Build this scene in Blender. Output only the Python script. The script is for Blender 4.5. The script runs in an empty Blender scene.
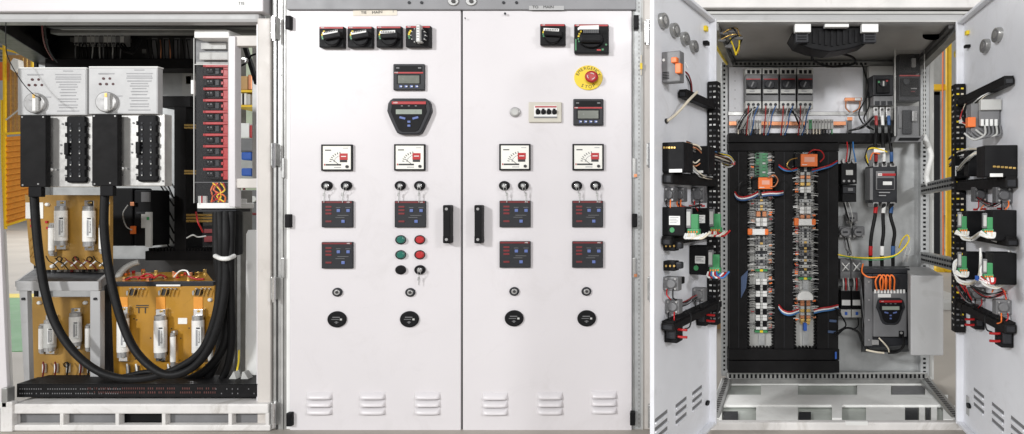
import bpy, bmesh, math, random
from mathutils import Vector, Matrix
R = random.Random(7)
sc = bpy.context.scene
COL = sc.collection
D, VX, VY, S, FL = 640.0, 660.0, 200.0, 0.004, 430.0   # plan units: 1 unit = 4 mm; x right, y down, d away from the lens
V3 = lambda x, y, d: Vector((x, y, d))
def W(p): return Vector(((p[0]-VX)*S, p[2]*S, (FL-p[1])*S))
def at(u, v, d=0.0):
    k = (D+d)/D
    return V3(VX+(u-VX)*k, VY+(v-VY)*k, d)

class Frame:                                            # a plane to mount things on: a, b in the plane, c out of it
    def __init__(s, o, ea, eb, ec): s.o, s.ea, s.eb, s.ec = o, ea, eb, ec
    def p(s, a, b, c=0): return s.o + s.ea*a + s.eb*b + s.ec*c
    def inv(s, u, v, c=0):
        cam = V3(VX, VY, -D); r = V3(u, v, 0)-cam; o = s.o+s.ec*c
        t = (o-cam).dot(s.ec)/r.dot(s.ec); q = cam+r*t-o
        return q.dot(s.ea), q.dot(s.eb)
    def rect(s, u0, v0, u1, v1, c=0):
        um, vm = (u0+u1)/2, (v0+v1)/2
        a0, a1 = s.inv(u0, vm, c)[0], s.inv(u1, vm, c)[0]
        b0, b1 = s.inv(um, v0, c)[1], s.inv(um, v1, c)[1]
        return min(a0, a1), min(b0, b1), max(a0, a1), max(b0, b1)
def Scr(d): return Frame(V3(0, 0, d), V3(1, 0, 0), V3(0, 1, 0), V3(0, 0, -1))

# ---------------------------------------------------------------- materials
MATS = {}
def pm(name, col, rough=.5, metal=0., var=.08, scale=12., bump=0., alpha=None, coat=0., spec=.5, grime=0.):
    m = bpy.data.materials.new(name); m.use_nodes = True
    nt = m.node_tree; b = nt.nodes['Principled BSDF']
    b.inputs['Roughness'].default_value = rough; b.inputs['Metallic'].default_value = metal
    b.inputs['Coat Weight'].default_value = coat; b.inputs['Specular IOR Level'].default_value = spec
    tc = nt.nodes.new('ShaderNodeTexCoord')
    n = nt.nodes.new('ShaderNodeTexNoise'); n.inputs['Scale'].default_value = scale; n.inputs['Detail'].default_value = 6
    nt.links.new(tc.outputs['Object'], n.inputs['Vector'])
    r = nt.nodes.new('ShaderNodeValToRGB')
    r.color_ramp.elements[0].position = .3; r.color_ramp.elements[1].position = .7
    r.color_ramp.elements[0].color = tuple(c*(1-var) for c in col)+(1,)
    r.color_ramp.elements[1].color = tuple(min(1, c*(1+var)) for c in col)+(1,)
    nt.links.new(n.outputs['Fac'], r.inputs['Fac']); 
    out = r.outputs['Color']
    if grime:                                            # smudges and rubbed-in dirt with an outline of their own
        g1 = nt.nodes.new('ShaderNodeTexNoise'); g1.inputs['Scale'].default_value = 4.5; g1.inputs['Detail'].default_value = 9; g1.inputs['Roughness'].default_value = .72; g1.inputs['Distortion'].default_value = 1.2
        nt.links.new(tc.outputs['Object'], g1.inputs['Vector'])
        g2 = nt.nodes.new('ShaderNodeMapRange'); g2.inputs['From Min'].default_value = .53; g2.inputs['From Max'].default_value = .78; g2.inputs['To Max'].default_value = grime*3
        nt.links.new(g1.outputs['Fac'], g2.inputs['Value'])
        mx = nt.nodes.new('ShaderNodeMix'); mx.data_type = 'RGBA'; mx.inputs[7].default_value = tuple(c*f for c, f in zip(col, (.5, .47, .42)))+(1,)
        nt.links.new(g2.outputs['Result'], mx.inputs[0]); nt.links.new(out, mx.inputs[6]); out = mx.outputs[2]
    nt.links.new(out, b.inputs['Base Color'])
    mr = nt.nodes.new('ShaderNodeMapRange'); mr.inputs['To Min'].default_value = max(.03, rough-.1); mr.inputs['To Max'].default_value = min(1, rough+.1)
    n2 = nt.nodes.new('ShaderNodeTexNoise'); n2.inputs['Scale'].default_value = scale*3.7
    nt.links.new(tc.outputs['Object'], n2.inputs['Vector'])
    nt.links.new(n2.outputs['Fac'], mr.inputs['Value']); nt.links.new(mr.outputs['Result'], b.inputs['Roughness'])
    if bump:
        bp = nt.nodes.new('ShaderNodeBump'); bp.inputs['Strength'].default_value = bump; bp.inputs['Distance'].default_value = .002
        nt.links.new(n2.outputs['Fac'], bp.inputs['Height']); nt.links.new(bp.outputs['Normal'], b.inputs['Normal'])
    if alpha is not None: b.inputs['Alpha'].default_value = alpha
    MATS[name] = m; return m
white = pm('white_paint', (.70, .672, .686), .34, var=.03, scale=1.7, bump=.12, grime=.05)
white2 = pm('white_paint_inside', (.82, .83, .87), .42, var=.04, scale=4, grime=.09)
beige = pm('cream_grey_paint', (.60, .565, .53), .45, var=.05, scale=5, grime=.12)
offw = pm('off_white_plinth', (.74, .72, .70), .5, var=.09, scale=9, grime=.28)
hdr = pm('header_grey', (.25, .25, .26), .45, var=.08, scale=6)
greyp = pm('light_grey_paint', (.42, .42, .42), .45, var=.05, scale=7, grime=.15)
steel = pm('steel', (.42, .42, .41), .38, .75, var=.14, scale=14)
alu = pm('brushed_aluminium', (.66, .65, .63), .34, .55, var=.12, scale=18)
galv = pm('galvanised_plate', (.45, .46, .46), .45, .35, var=.13, scale=16, bump=.05)
galvd = pm('dull_galvanised', (.25, .25, .24), .5, .4, var=.25, scale=12)
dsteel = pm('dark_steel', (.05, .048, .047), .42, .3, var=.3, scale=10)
chrome = pm('chrome', (.75, .75, .76), .14, 1., var=.05)
black = pm('black_plastic', (.007, .007, .008), .5, var=.25, scale=20, spec=.16)
blackm = pm('black_duct', (.010, .0095, .010), .6, var=.25, scale=15, bump=.1, spec=.15)
rubber = pm('black_cable_sheath', (.006, .006, .0065), .55, var=.3, scale=25, spec=.25)
dgrey = pm('charcoal_plastic', (.022, .023, .027), .45, var=.1, spec=.3)
mgrey = pm('grey_plastic', (.17, .17, .175), .45, var=.12)
lgrey = pm('pale_grey_plastic', (.50, .50, .48), .45, var=.08)
wht = pm('white_plastic', (.82, .82, .80), .4, var=.04)
paper = pm('paper', (.84, .83, .79), .7, var=.05, scale=30)
tape = pm('masking_tape', (.76, .70, .60), .7, var=.06, scale=30)
ink = pm('ink', (.03, .03, .03), .6)
inkg = pm('faded_print', (.35, .35, .36), .6, var=.15)
red = pm('red_plastic', (.43, .014, .016), .4, var=.1)
redb = pm('red_breaker', (.43, .008, .010), .4, var=.12)
dred = pm('dark_red_mark', (.17, .010, .013), .45)
green = pm('green_cap', (.01, .135, .10), .3, coat=.4)
greenc = pm('green_connector', (.05, .27, .10), .4, var=.1)
yell = pm('yellow_disc', (.90, .66, .02), .45, var=.05)
yellp = pm('yellow_frame_paint', (.88, .56, .02), .45, var=.08)
orange = pm('orange_plastic', (.88, .19, .03), .42, var=.08)
orangep = pm('orange_panel', (.78, .32, .04), .5, var=.12)
amber = pm('amber_board', (.37, .205, .04), .36, var=.14, scale=9, coat=.2, grime=.22)
amber2 = pm('warm_amber_board', (.43, .215, .020), .36, var=.14, scale=8, coat=.2, grime=.22)
brass = pm('brass', (.72, .48, .16), .3, .9, var=.1)
copper = pm('copper', (.58, .25, .13), .38, .85, var=.15)
blue = pm('blue_button', (.11, .16, .40), .4)
bluew = pm('blue_insulation', (.04, .17, .42), .4)
lcd = pm('lcd', (.15, .16, .135), .25, var=.06)
lcd2 = pm('lcd_pale', (.30, .34, .29), .25, var=.06)
dial = pm('dial_white', (.83, .82, .76), .4, var=.03)
silver = pm('silver_knob', (.46, .455, .45), .3, .6, var=.1)
navy = pm('dark_blue_clip', (.06, .10, .2), .4)
cream = pm('cream_wire', (.72, .65, .52), .45, var=.08)
ceram = pm('ceramic_white', (.90, .88, .84), .3, var=.05, coat=.3)
pcb = pm('green_circuit', (.08, .22, .12), .45, var=.2)
card = pm('cardboard', (.52, .32, .14), .7, var=.12)
conc = pm('concrete_floor', (.40, .365, .32), .55, var=.1, scale=1.1, bump=.05)
gfloor = pm('green_floor_paint', (.10, .30, .11), .5, var=.12, scale=1.5)
yline = pm('yellow_floor_line', (.80, .62, .06), .5, var=.1)
wallm = pm('hall_wall_paint', (.72, .72, .70), .7, var=.06, scale=.6)
wallg = pm('pale_green_wall', (.58, .64, .50), .7, var=.05)
dustp = pm('dusty_floor_plate', (.88, .88, .85), .5, 0., var=.06, grime=.16, scale=8)
pale = pm('pale_matte_plate', (.50, .50, .50), .5, .08, var=.08, scale=7)
wred = pm('red_wire', (.30, .02, .02), .45)
wblu = pm('blue_wire', (.035, .10, .26), .45)
wgry = pm('grey_wire', (.42, .42, .41), .5)
dlens = pm('dark_lens', (.06, .012, .012), .3)
duct_mark = pm('duct_mark', (.10, .03, .025), .5, var=.3)
dialm = pm('panel_blue', (.03, .12, .5), .5)
clear = pm('clear_cover', (.35, .35, .36), .08, var=.02, alpha=.03, spec=.3)
smoke = pm('tinted_cover', (.32, .32, .32), .06, var=.02, alpha=.06, spec=.25)

# ---------------------------------------------------------------- mesh builder
FONT = {}
def glyphs(s):
    if s not in FONT:
        c = bpy.data.curves.new('txt', 'FONT'); c.body = s; c.size = 1; c.align_x = 'CENTER'; c.align_y = 'CENTER'; c.resolution_u = 3
        o = bpy.data.objects.new('txt', c); COL.objects.link(o)
        dg = bpy.context.evaluated_depsgraph_get()
        me = bpy.data.meshes.new_from_object(o.evaluated_get(dg))
        FONT[s] = ([v.co.xy[:] for v in me.vertices], [list(p.vertices) for p in me.polygons])
        bpy.data.objects.remove(o); bpy.data.curves.remove(c); bpy.data.meshes.remove(me)
    return FONT[s]

class MB:
    def __init__(s): s.bm = bmesh.new(); s.mats = []
    def mi(s, m):
        if m not in s.mats: s.mats.append(m)
        return s.mats.index(m)
    def hexa(s, pts, m, bev=0.):
        vs = [s.bm.verts.new(W(p)) for p in pts]; k = s.mi(m); fs = []
        for q in ((0,1,2,3), (7,6,5,4), (0,4,5,1), (1,5,6,2), (2,6,7,3), (3,7,4,0)):
            f = s.bm.faces.new([vs[i] for i in q]); f.material_index = k; fs.append(f)
        bmesh.ops.recalc_face_normals(s.bm, faces=fs)
        if bev:
            es = list({e for f in fs for e in f.edges})
            r = bmesh.ops.bevel(s.bm, geom=es, offset=bev*S, segments=2, affect='EDGES', profile=.6)
            for f in r['faces']: f.material_index = k
        return s
    def box(s, F, a0, b0, a1, b1, c0, c1, m, bev=0., rot=0.):
        if rot:
            ca, cb = (a0+a1)/2, (b0+b1)/2; co, si = math.cos(math.radians(rot)), math.sin(math.radians(rot))
            q = lambda a, b: (ca+(a-ca)*co-(b-cb)*si, cb+(a-ca)*si+(b-cb)*co)
        else: q = lambda a, b: (a, b)
        P = lambda a, b, c: F.p(*q(a, b), c)
        return s.hexa([P(a0,b0,c1), P(a1,b0,c1), P(a1,b1,c1), P(a0,b1,c1), P(a0,b0,c0), P(a1,b0,c0), P(a1,b1,c0), P(a0,b1,c0)], m, bev)
    def sb(s, F, u0, v0, u1, v1, c0, c1, m, bev=0., rot=0.):          # box whose front face covers u0..v1 seen through the lens
        return s.box(F, *F.rect(u0, v0, u1, v1, c1), c0, c1, m, bev, rot)
    def loft(s, rings, m, smooth=True, caps=True, capm=None):
        k = s.mi(m); bm = s.bm
        vr = [[bm.verts.new(W(p)) for p in r] for r in rings]; n = len(vr[0]); fs = []
        for i in range(len(vr)-1):
            for j in range(n):
                f = bm.faces.new((vr[i][j], vr[i][(j+1)%n], vr[i+1][(j+1)%n], vr[i+1][j])); f.material_index = k; f.smooth = smooth; fs.append(f)
        if caps:
            for r in (rings[0], rings[-1]):
                f = bm.faces.new([bm.verts.new(W(p)) for p in r]); f.material_index = s.mi(capm) if capm else k; fs.append(f)
        bmesh.ops.remove_doubles(bm, verts=[], dist=0)
        return fs
    def fixn(s): bmesh.ops.recalc_face_normals(s.bm, faces=s.bm.faces[:])
    def cyl(s, F, a, b, ra, rb, c0, c1, m, n=24, top=1., rnd=0., capm=None):
        def ring(k, c): return [F.p(a+ra*k*math.cos(2*math.pi*i/n), b+rb*k*math.sin(2*math.pi*i/n), c) for i in range(n)]
        rs = [ring(1, c0)]
        if rnd:
            h = rnd
            for t in (0, .33, .66, 1): rs.append(ring(top*(1-(1-math.cos(t*math.pi/2))*min(.45, h/ra)), c1-h+h*math.sin(t*math.pi/2)))
        else: rs.append(ring(top, c1))
        s.loft(rs, m, capm=capm); return s
    def sc(s, F, u, v, ru, rv, c0, c1, m, **k):
        a, b = F.inv(u, v, c1); ra = abs(F.inv(u+ru, v, c1)[0]-a); rb = abs(F.inv(u, v+rv, c1)[1]-b)
        return s.cyl(F, a, b, ra, rb, c0, c1, m, **k)
    def ring(s, F, a, b, ra, rb, c, r, m, n=28, m2=6):
        s.tube([F.p(a+ra*math.cos(2*math.pi*i/n), b+rb*math.sin(2*math.pi*i/n), c) for i in range(n)], r, m, m2, closed=True, raw=True); return s
    def poly(s, F, pts, c0, c1, m, bev=0.):
        vs0 = [s.bm.verts.new(W(F.p(a, b, c0))) for a, b in pts]; vs1 = [s.bm.verts.new(W(F.p(a, b, c1))) for a, b in pts]
        k = s.mi(m); n = len(pts); fs = [s.bm.faces.new(vs0), s.bm.faces.new(vs1)]
        for i in range(n): fs.append(s.bm.faces.new((vs0[i], vs0[(i+1)%n], vs1[(i+1)%n], vs1[i])))
        for f in fs: f.material_index = k
        bmesh.ops.recalc_face_normals(s.bm, faces=fs)
        if bev:
            r = bmesh.ops.bevel(s.bm, geom=list(fs[1].edges), offset=bev*S, segments=3, affect='EDGES', profile=.6)
            for f in r['faces']: f.material_index = k
        return s
    def tube(s, pts, r, m, n=8, closed=False, raw=False, sub=5):
        P = [Vector(p) for p in pts]
        if not raw and len(P) > 2:
            Q = []; L = len(P)
            for i in range(L-1):
                p0, p1, p2, p3 = P[max(i-1, 0)], P[i], P[i+1], P[min(i+2, L-1)]
                for j in range(sub):
                    t = j/sub
                    Q.append(.5*((2*p1)+(p2-p0)*t+(2*p0-5*p1+4*p2-p3)*t*t+(3*p1-p0-3*p2+p3)*t**3))
            Q.append(P[-1]); P = Q
        rings = []; L = len(P); up = V3(0, 0, 1)
        for i in range(L):
            t = (P[(i+1)%L]-P[i-1]) if closed else (P[min(i+1, L-1)]-P[max(i-1, 0)])
            if t.length < 1e-6: t = V3(1, 0, 0)
            t.normalize(); nrm = t.cross(up)
            if nrm.length < .15: nrm = t.cross(V3(0, 1, 0))
            nrm.normalize(); bi = nrm.cross(t)
            rings.append([P[i]+(nrm*math.cos(2*math.pi*j/n)+bi*math.sin(2*math.pi*j/n))*r for j in range(n)])
        if closed: rings.append(rings[0])
        s.loft(rings, m, caps=not closed); return s
    def wire(s, pts, r, m, n=6): return s.tube([at(*p) for p in pts], r, m, n)
    def beam(s, p, q, w, h, m, bev=0.):                                # prism from p to q, w wide, h high
        t = (q-p).normalized(); side = t.cross(V3(0, 1, 0))
        if side.length < .1: side = V3(1, 0, 0)
        side.normalize(); up = side.cross(t).normalized(); c = []
        for e in (p, q): c += [e+side*w/2+up*h/2, e-side*w/2+up*h/2, e-side*w/2-up*h/2, e+side*w/2-up*h/2]
        return s.hexa(c, m, bev)
    def text(s, F, st, a, b, h, c, m, rot=0., xs=1.15):
        vs, fs = glyphs(st); co, si = math.cos(math.radians(rot)), math.sin(math.radians(rot)); k = s.mi(m)
        V = []
        for x, y in vs:
            x, y = x*h*xs/.7, -y*h/.7
            V.append(s.bm.verts.new(W(F.p(a+x*co-y*si, b+x*si+y*co, c))))
        for f in fs:
            try: g = s.bm.faces.new([V[i] for i in f]); g.material_index = k
            except ValueError: pass
        return s
    def holes(s, F, u, v0, v1, step, w, h, m=None, c=.15):
        v = v0
        while v < v1: s.sb(F, u-w/2, v-h/2, u+w/2, v+h/2, 0, c, m or ink); v += step
        return s
    def build(s, name, parent=None, loc=None):
        root = parent
        while root is not None and root.parent: root = root.parent
        org = root.location.copy() if root is not None else (W(loc) if loc is not None else None)
        if org is None:
            cs = [v.co for v in s.bm.verts]; n = len(cs)
            org = Vector((sum(c.x for c in cs)/n, sum(c.y for c in cs)/n, min(c.z for c in cs)))
        for v in s.bm.verts: v.co -= org
        me = bpy.data.meshes.new(name); s.bm.normal_update(); s.bm.to_mesh(me); s.bm.free()
        for m in s.mats: me.materials.append(m)
        o = bpy.data.objects.new(name, me); COL.objects.link(o)
        if root is not None: o.parent = parent
        else: o.location = org
        return o
def tag(o, label, cat, group=None, kind=None):
    o['label'] = label; o['category'] = cat
    if group: o['group'] = group
    if kind: o['kind'] = kind
    return o
def struct(o): o['kind'] = 'structure'; return o
def thing(name, label, cat, loc, group=None):
    o = bpy.data.objects.new(name, None); COL.objects.link(o); o.location = W(loc); o.empty_display_size = .02
    return tag(o, label, cat, group)
def dup(root, du, dv, label, d=0.):
    k = (D+d)/D
    r = root.copy(); COL.objects.link(r); r.location = root.location+Vector((du*k*S, 0, -dv*k*S)); r['label'] = label
    for ch in root.children:
        c = ch.copy(); COL.objects.link(c); c.parent = r
        for g in ch.children:
            e = g.copy(); COL.objects.link(e); e.parent = c
    return r
def part(name, parent, fn, *a, **k):
    m = MB(); fn(m, *a, **k); return m.build(name, parent)
def one(name, label, cat, mb, group=None): return tag(mb.build(name), label, cat, group)

# ================================================================ hall: floor, wall, racks behind
G = MB(); G.hexa([V3(-9000,430,-1500), V3(12000,430,-1500), V3(12000,430,14000), V3(-9000,430,14000)]+[V3(-9000,480,-1500), V3(12000,480,-1500), V3(12000,480,14000), V3(-9000,480,14000)], conc)
struct(G.build('floor'))
def plan(x0, x1, d0, d1, y0, y1, m, bev=0): return MB().hexa([V3(x0,y0,d0), V3(x1,y0,d0), V3(x1,y1,d0), V3(x0,y1,d0), V3(x0,y0,d1), V3(x1,y0,d1), V3(x1,y1,d1), V3(x0,y1,d1)], m, bev)
struct(plan(-2500, -225, 330, 860, 429, 429.9, gfloor).build('floor_paint'))
struct(plan(-2500, -225, 862, 925, 429, 429.9, yline).build('floor_line'))
HW = 9000
one('hall_wall', 'pale factory hall wall far behind the cabinets', 'wall', plan(-12500, 14000, HW, HW+60, -3600, 430, wallm))
# far louvred window
F = Scr(7000)
t = thing('louvre_window', 'grey louvred window with blue brace above the yellow rack', 'window', at(20, 60, 7000))
part('frame', t, lambda m: (m.sb(F, -60, 26, 44, 66, -60, 0, lgrey), m.sb(F, 6.5, 26, 15, 66, 0, 40, greyp), m.sb(F, 15, 26, 18.5, 66, 0, 30, wht)))
def sl(m):
    for i in range(11): m.sb(F, -50, 27+i*3.4, 6, 28.6+i*3.4, 0, 35, greyp); m.sb(F, 19, 27+i*3.4, 33, 28.6+i*3.4, 0, 35, greyp)
part('louvre', t, sl)
part('brace', t, lambda m: m.beam(at(18, 46, 6900), at(28, 36.5, 6900), 25, 25, dialm))
# yellow rack (left gap)
YD = 4200; F = Scr(YD)
t = thing('storage_rack', 'yellow steel rack with orange shutters at the left edge', 'rack', at(12, 222, YD))
def rk(m):
    m.beam(at(-40, 38, YD), at(34, 57, YD), 14, 14, yellp); m.beam(at(4.5, 45, YD), at(5.5, 229, YD), 15, 15, yellp); m.beam(at(2, 100, YD), at(3, 229, YD), 12, 12, yellp)
    m.beam(at(32.5, 56, YD), at(33, 229, YD), 12, 12, yellp); m.beam(at(3, 134, YD), at(34, 132, YD), 16, 16, yellp); m.beam(at(6, 120, YD), at(34, 98, YD), 8, 8, lgrey)
    m.beam(at(5, 226, YD), at(33, 217, YD), 14, 14, yellp)
part('frame', t, rk)
def sh(m):
    m.poly(Scr(YD+6), [at(6, 137, YD+6).xy[:], at(32, 135, YD+6).xy[:], at(32, 217, YD+6).xy[:], at(6, 225, YD+6).xy[:]], -20, 0, orangep)
    for i in range(15): m.beam(at(6, 140+i*5.8, YD), at(32, 138+i*5.4, YD), 8, 9, orangep)
part('shutter', t, sh)
part('shelf_board', t, lambda m: (m.sb(Scr(YD+60), 6, 55, 32, 133, -20, 0, card), m.sb(Scr(YD+40), -8, 62, 5.5, 80, -20, 0, orange)))
def gd(m):
    for i in range(7): m.beam(at(7+i*4, 58, YD+20), at(7+i*4, 133, YD+20), 4, 4, brass)
    for i in range(11): m.beam(at(6, 66+i*6, YD+20), at(33, 66+i*6, YD+20), 3, 3, brass)
part('mesh_guard', t, gd)
for lab, c in (('white paper bag on the yellow rack near its top rail', (9, 59, 18, 70)),):
    one('paper_bag', lab, 'bag', MB().poly(Scr(YD-30), [at(a, b, YD-30).xy[:] for a, b in ((10,62),(13,58),(18,60),(19,68),(14,72),(10,69))], -40, 0, paper, 6))
# shelf seen through the left cabinet's right side
BD = 900; F = Scr(BD)
one('partition_wall', 'pale green office wall behind the narrow shelf', 'wall', MB().sb(Scr(BD+200), 205, 20, 262, 234, -20, 0, wallg))
t = thing('wall_shelf', 'narrow yellow edged shelf seen beside the red breaker block', 'shelf', at(244, 120, BD))
for v in (91, 106): part('shelf_board', t, lambda m: m.sb(F, 232, v-1, 258, v+1, -90, 0, yellp))
part('upright', t, lambda m: m.sb(F, 239, 44, 241, 126, -90, -70, galvd))
one('ledger', 'orange brown ledger box on the top board of the narrow shelf', 'box', MB().sb(Scr(BD+8), 240.5, 76, 247.4, 89.8, -60, 0, card, 2))
one('ledger', 'dark brown ledger at the right of the orange one', 'box', MB().sb(Scr(BD+8), 247.8, 74.5, 252, 89.8, -60, 0, copper, 2))
bk = None
for i, (u0, u1, m, l) in enumerate(((240.6, 242, wht, 'thin white binder at the left end of the lower shelf row'), (242.4, 243.6, black, 'thin black binder in the lower shelf row'), (244, 246.4, wht, 'wide white binder in the middle of the lower shelf row'), (246.8, 250.2, lgrey, 'pale grey binder at the right end of the lower shelf row'))):
    one('binder', l, 'binder', MB().sb(Scr(BD+10), u0, 93+i%2, u1, 104.8, -50, 0, m, 1), 'binders on the narrow shelf')
t = thing('white_machine', 'white machine housing with red edge behind the left cabinet side', 'machine', at(248, 137, BD-100))
part('housing', t, lambda m: m.sb(Scr(BD-100), 239, 123, 249, 138, -80, 0, wht, 3)); part('red_edge', t, lambda m: m.sb(Scr(BD-100), 249.2, 125, 252, 138, -80, 0, red, 3))
t = thing('grey_machine', 'dark grey machine with blue motors and round hole', 'machine', at(246, 400, BD-200))
F = Scr(BD-200)
part('body', t, lambda m: (m.sb(F, 236, 190, 258, 290, -200, 0, mgrey, 4), m.sb(F, 236, 138, 258, 152, -200, 0, mgrey, 4), m.sb(F, 238, 152, 258, 178, -200, -60, lgrey)))
part('base', t, lambda m: m.sb(F, 236, 272, 258, 316, -160, 10, lgrey, 4))
for v in (156, 172): part('motor', t, lambda m: m.sb(F, 241, v-4, 251, v+4, -50, 6, dialm, 3))
part('round_cover', t, lambda m: m.sc(F, 253, 199, 3, 3, 0, 6, wht))
part('hose', t, lambda m: m.tube([at(244, 181, BD-240), at(245, 205, BD-240), at(250, 213, BD-240), at(257, 214, BD-240)], 2.4, dred))
# right gap things
YD2 = 1500; F = Scr(YD2)
t = thing('yellow_post', 'yellow guard post with rail behind the right cabinet', 'post', at(949, 300, YD2))
part('post', t, lambda m: m.sb(F, 946.5, 40, 952, 372, -10, 0, yellp, 3)); part('rail', t, lambda m: (m.sb(F, 920, 84, 947, 90, -60, -32, yellp, 3),))
t = thing('yellow_robot', 'rounded yellow machine part low behind the right cabinet', 'machine', at(955, 280, YD2-100))
part('body', t, lambda m: (m.sb(Scr(YD2-100), 936, 266, 956, 282, -90, 0, yellp, 10), m.sc(Scr(YD2-110), 950, 268, 5, 6, -60, 0, yellp, rnd=10)))
part('plate', t, lambda m: m.sb(Scr(YD2-100), 934, 282, 960, 286, -90, 4, black, 2))
for (a, b, r, m, l) in ((943, 942.5, 2.6, orange, 'orange vertical hose beside the yellow post'), (957, 958, 3.2, card, 'brown vertical hose right of the yellow post')):
    one('hose', l, 'hose', MB().wire([(a, 40, YD2-50), (b, 150, YD2-50), (b+.7, 250, YD2-50), (b+1, 372, YD2-50)], r, m))
t = thing('dark_cabinet', 'dark framed grey box standing behind the yellow post', 'cabinet', at(935, 300, YD2+300))
part('body', t, lambda m: m.sb(Scr(YD2+300), 922, 92, 943, 300, -100, 0, lgrey)); part('frame', t, lambda m: (m.sb(Scr(YD2+295), 934, 92, 940, 300, -20, 0, dgrey), m.sb(Scr(YD2+295), 922, 91, 940, 95, -20, 0, dgrey)))
t = thing('grey_bench', 'pale grey machine bench standing on the floor behind the right cabinet', 'bench', at(945, 353, 700))
part('top', t, lambda m: m.sb(Scr(700), 916, 300, 975, 325, -160, 0, lgrey, 6)); part('foot', t, lambda m: m.sb(Scr(700), 936, 325, 951, 318+13, -120, -20, mgrey, 3))
part('leg', t, lambda m: m.sb(Scr(720), 938, 325, 946, 305+6+10, -20, 0, mgrey))
one('hall_column', 'pale grey column seen between the cabinet side and yellow post', 'column', MB().sb(Scr(2300), 925, -40, 940, 250, -60, 0, lgrey))
# things seen through the left slit of the right cabinet
t = thing('cardboard_box', 'tan cardboard box on the floor seen left of the terminal strips', 'box', at(716, 345, 500))
part('body', t, lambda m: m.sb(Scr(500), 690, 306, 724, 344, -60, 0, card, 2)); part('dark_base', t, lambda m: m.sb(Scr(500), 690, 344, 724, 349, -60, 0, black))

# ================================================================ LEFT CABINET
t = LC = thing('open_switchgear_cabinet', 'open left cabinet full of fuse boards and thick black cables', 'cabinet', at(135, 431))
def f_(m):
    m.sb(Scr(-2), -60, -30, 263, 11.5, -14, 0, white, 1.2)
part('top_beam', LC, f_)
part('rain_rail', LC, lambda m: (m.sb(Scr(3), -60, 11.8, 259, 22.5, -14, 0, greyp, 3.5),))
part('name_tape', LC, lambda m: (m.sb(Scr(-2), 231, 1, 254, 7.5, 0, .3, wht), m.text(Scr(-2.5), 'TIE', 243, 4.3, 3.2, .1, ink)))
part('left_post', LC, lambda m: (m.beam(at(-16, -32, 3), at(3, 408, 3), 14, 4, white, 1), m.beam(at(2, 230, 6), at(10, 408, 6), 3, 6, wht, .4)))
part('right_post', LC, lambda m: (m.sb(Scr(2), 257, 18, 270.5, 440, -18, 0, beige, 1.5), m.sb(Scr(6), 256.3, 24, 258.2, 402, -16, 0, white, .5)))
def pl(m):
    m.sb(Scr(-4), 9, 404, 268, 414, -40, 0, offw, 1.5); m.sb(Scr(-4), 2, 425, 270, 431, -8, 0, offw, 1.2)
    for u in (12, 61.5, 117, 163.5, 230, 267): m.sb(Scr(-3.5), u-1.8, 413, u+1.8, 426, -7, 0, offw, .6)
    m.sb(Scr(4), 9, 412, 124, 427, -3, 0, mgrey); m.sb(Scr(4), 163, 412, 268, 427, -3, 0, mgrey); m.sb(Scr(5), 124, 412, 163, 427, -3, 0, black)  # grey cell backs put the recess shade into the colour
    m.sb(Scr(-6), 1, 388, 7, 408, -8, 0, steel, 1); m.sb(Scr(-6), 0, 402, 12, 432, -6, 0, offw, 1)
part('plinth', LC, pl)
part('floor_plate', LC, lambda m: m.hexa([at(14, 404, 2), at(258, 404, 2), at(250, 396, 120), at(40, 396, 120), at(14, 406, 2), at(258, 406, 2), at(250, 398, 120), at(40, 398, 120)], offw))
BL = 190
part('back_panel', LC, lambda m: m.sb(Scr(BL), 42, 28, 232, 404, -4, 0, galv))
part('upper_shade_sheet', LC, lambda m: m.sb(Scr(BL-4), 44, 28, 232, 70, -3, 0, dsteel))  # dark sheet over the back panel, in place of shade under the roof
part('lower_dark_sheet', LC, lambda m: m.sb(Scr(BL-5), 100, 259, 232, 404, -3, 0, dsteel))  # dark sheet laid over the back panel to darken its lower part
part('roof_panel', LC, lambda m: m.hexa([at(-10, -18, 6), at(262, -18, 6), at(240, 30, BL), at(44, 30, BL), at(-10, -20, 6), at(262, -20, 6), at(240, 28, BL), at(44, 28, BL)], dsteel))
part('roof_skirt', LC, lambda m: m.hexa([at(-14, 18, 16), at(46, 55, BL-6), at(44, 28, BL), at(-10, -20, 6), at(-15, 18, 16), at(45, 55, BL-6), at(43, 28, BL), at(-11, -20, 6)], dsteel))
part('roof_rail', LC, lambda m: (m.beam(at(-14, 22, 16), at(46, 59, BL-6), 22, 13, dsteel, 1), m.sb(Scr(90), 50, 29, 256, 33.5, -10, 0, galvd, 1), m.sb(Scr(60), 46, 24.5, 256, 27, -10, 0, dsteel, 1), m.sb(Scr(70), 60, 28.2, 225, 29.4, -3, 0, lgrey, .5)))  # pale level strips imitate reflections on the dark roof
part('rear_post', LC, lambda m: (m.sb(Scr(BL-8), 36.5, 38, 45, 300, -14, 0, galv, 1), m.sb(Scr(BL-10), 33.8, 36, 36.8, 300, -14, 0, black)))
def ch(m):
    m.sb(Scr(60), 231.5, 190, 241, 400, -20, 0, galvd, 1); m.sb(Scr(58.5), 233, 192, 234.5, 398, 0, .8, steel)
part('side_channel', LC, ch)
for a_ in ((18, 228.5, 36, 235, 207, -10, white), (20, 234, 35.5, 258, 46, -8, beige), (20, 234, 178.5, 258, 188, -8, beige), (120, 252, 46, 258, 178, -6, wht)): part('side_frame', LC, lambda m: m.sb(Scr(a_[0]), *a_[1:5], a_[5], 0, a_[6], .8))
part('side_sheet', LC, lambda m: (m.poly(Scr(40), [at(u, v, 40).xy[:] for u, v in ((246, 234), (248, 230), (259, 230), (259, 398), (245, 398))], -3, 0, wht, .5),))
part('strap', LC, lambda m: (m.beam(at(245, 46, 70), at(257, 84, 70), 4, 4, dgrey), m.sc(Scr(50), 243.5, 60, 2.6, 2.6, -4, 0, silver)))
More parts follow.
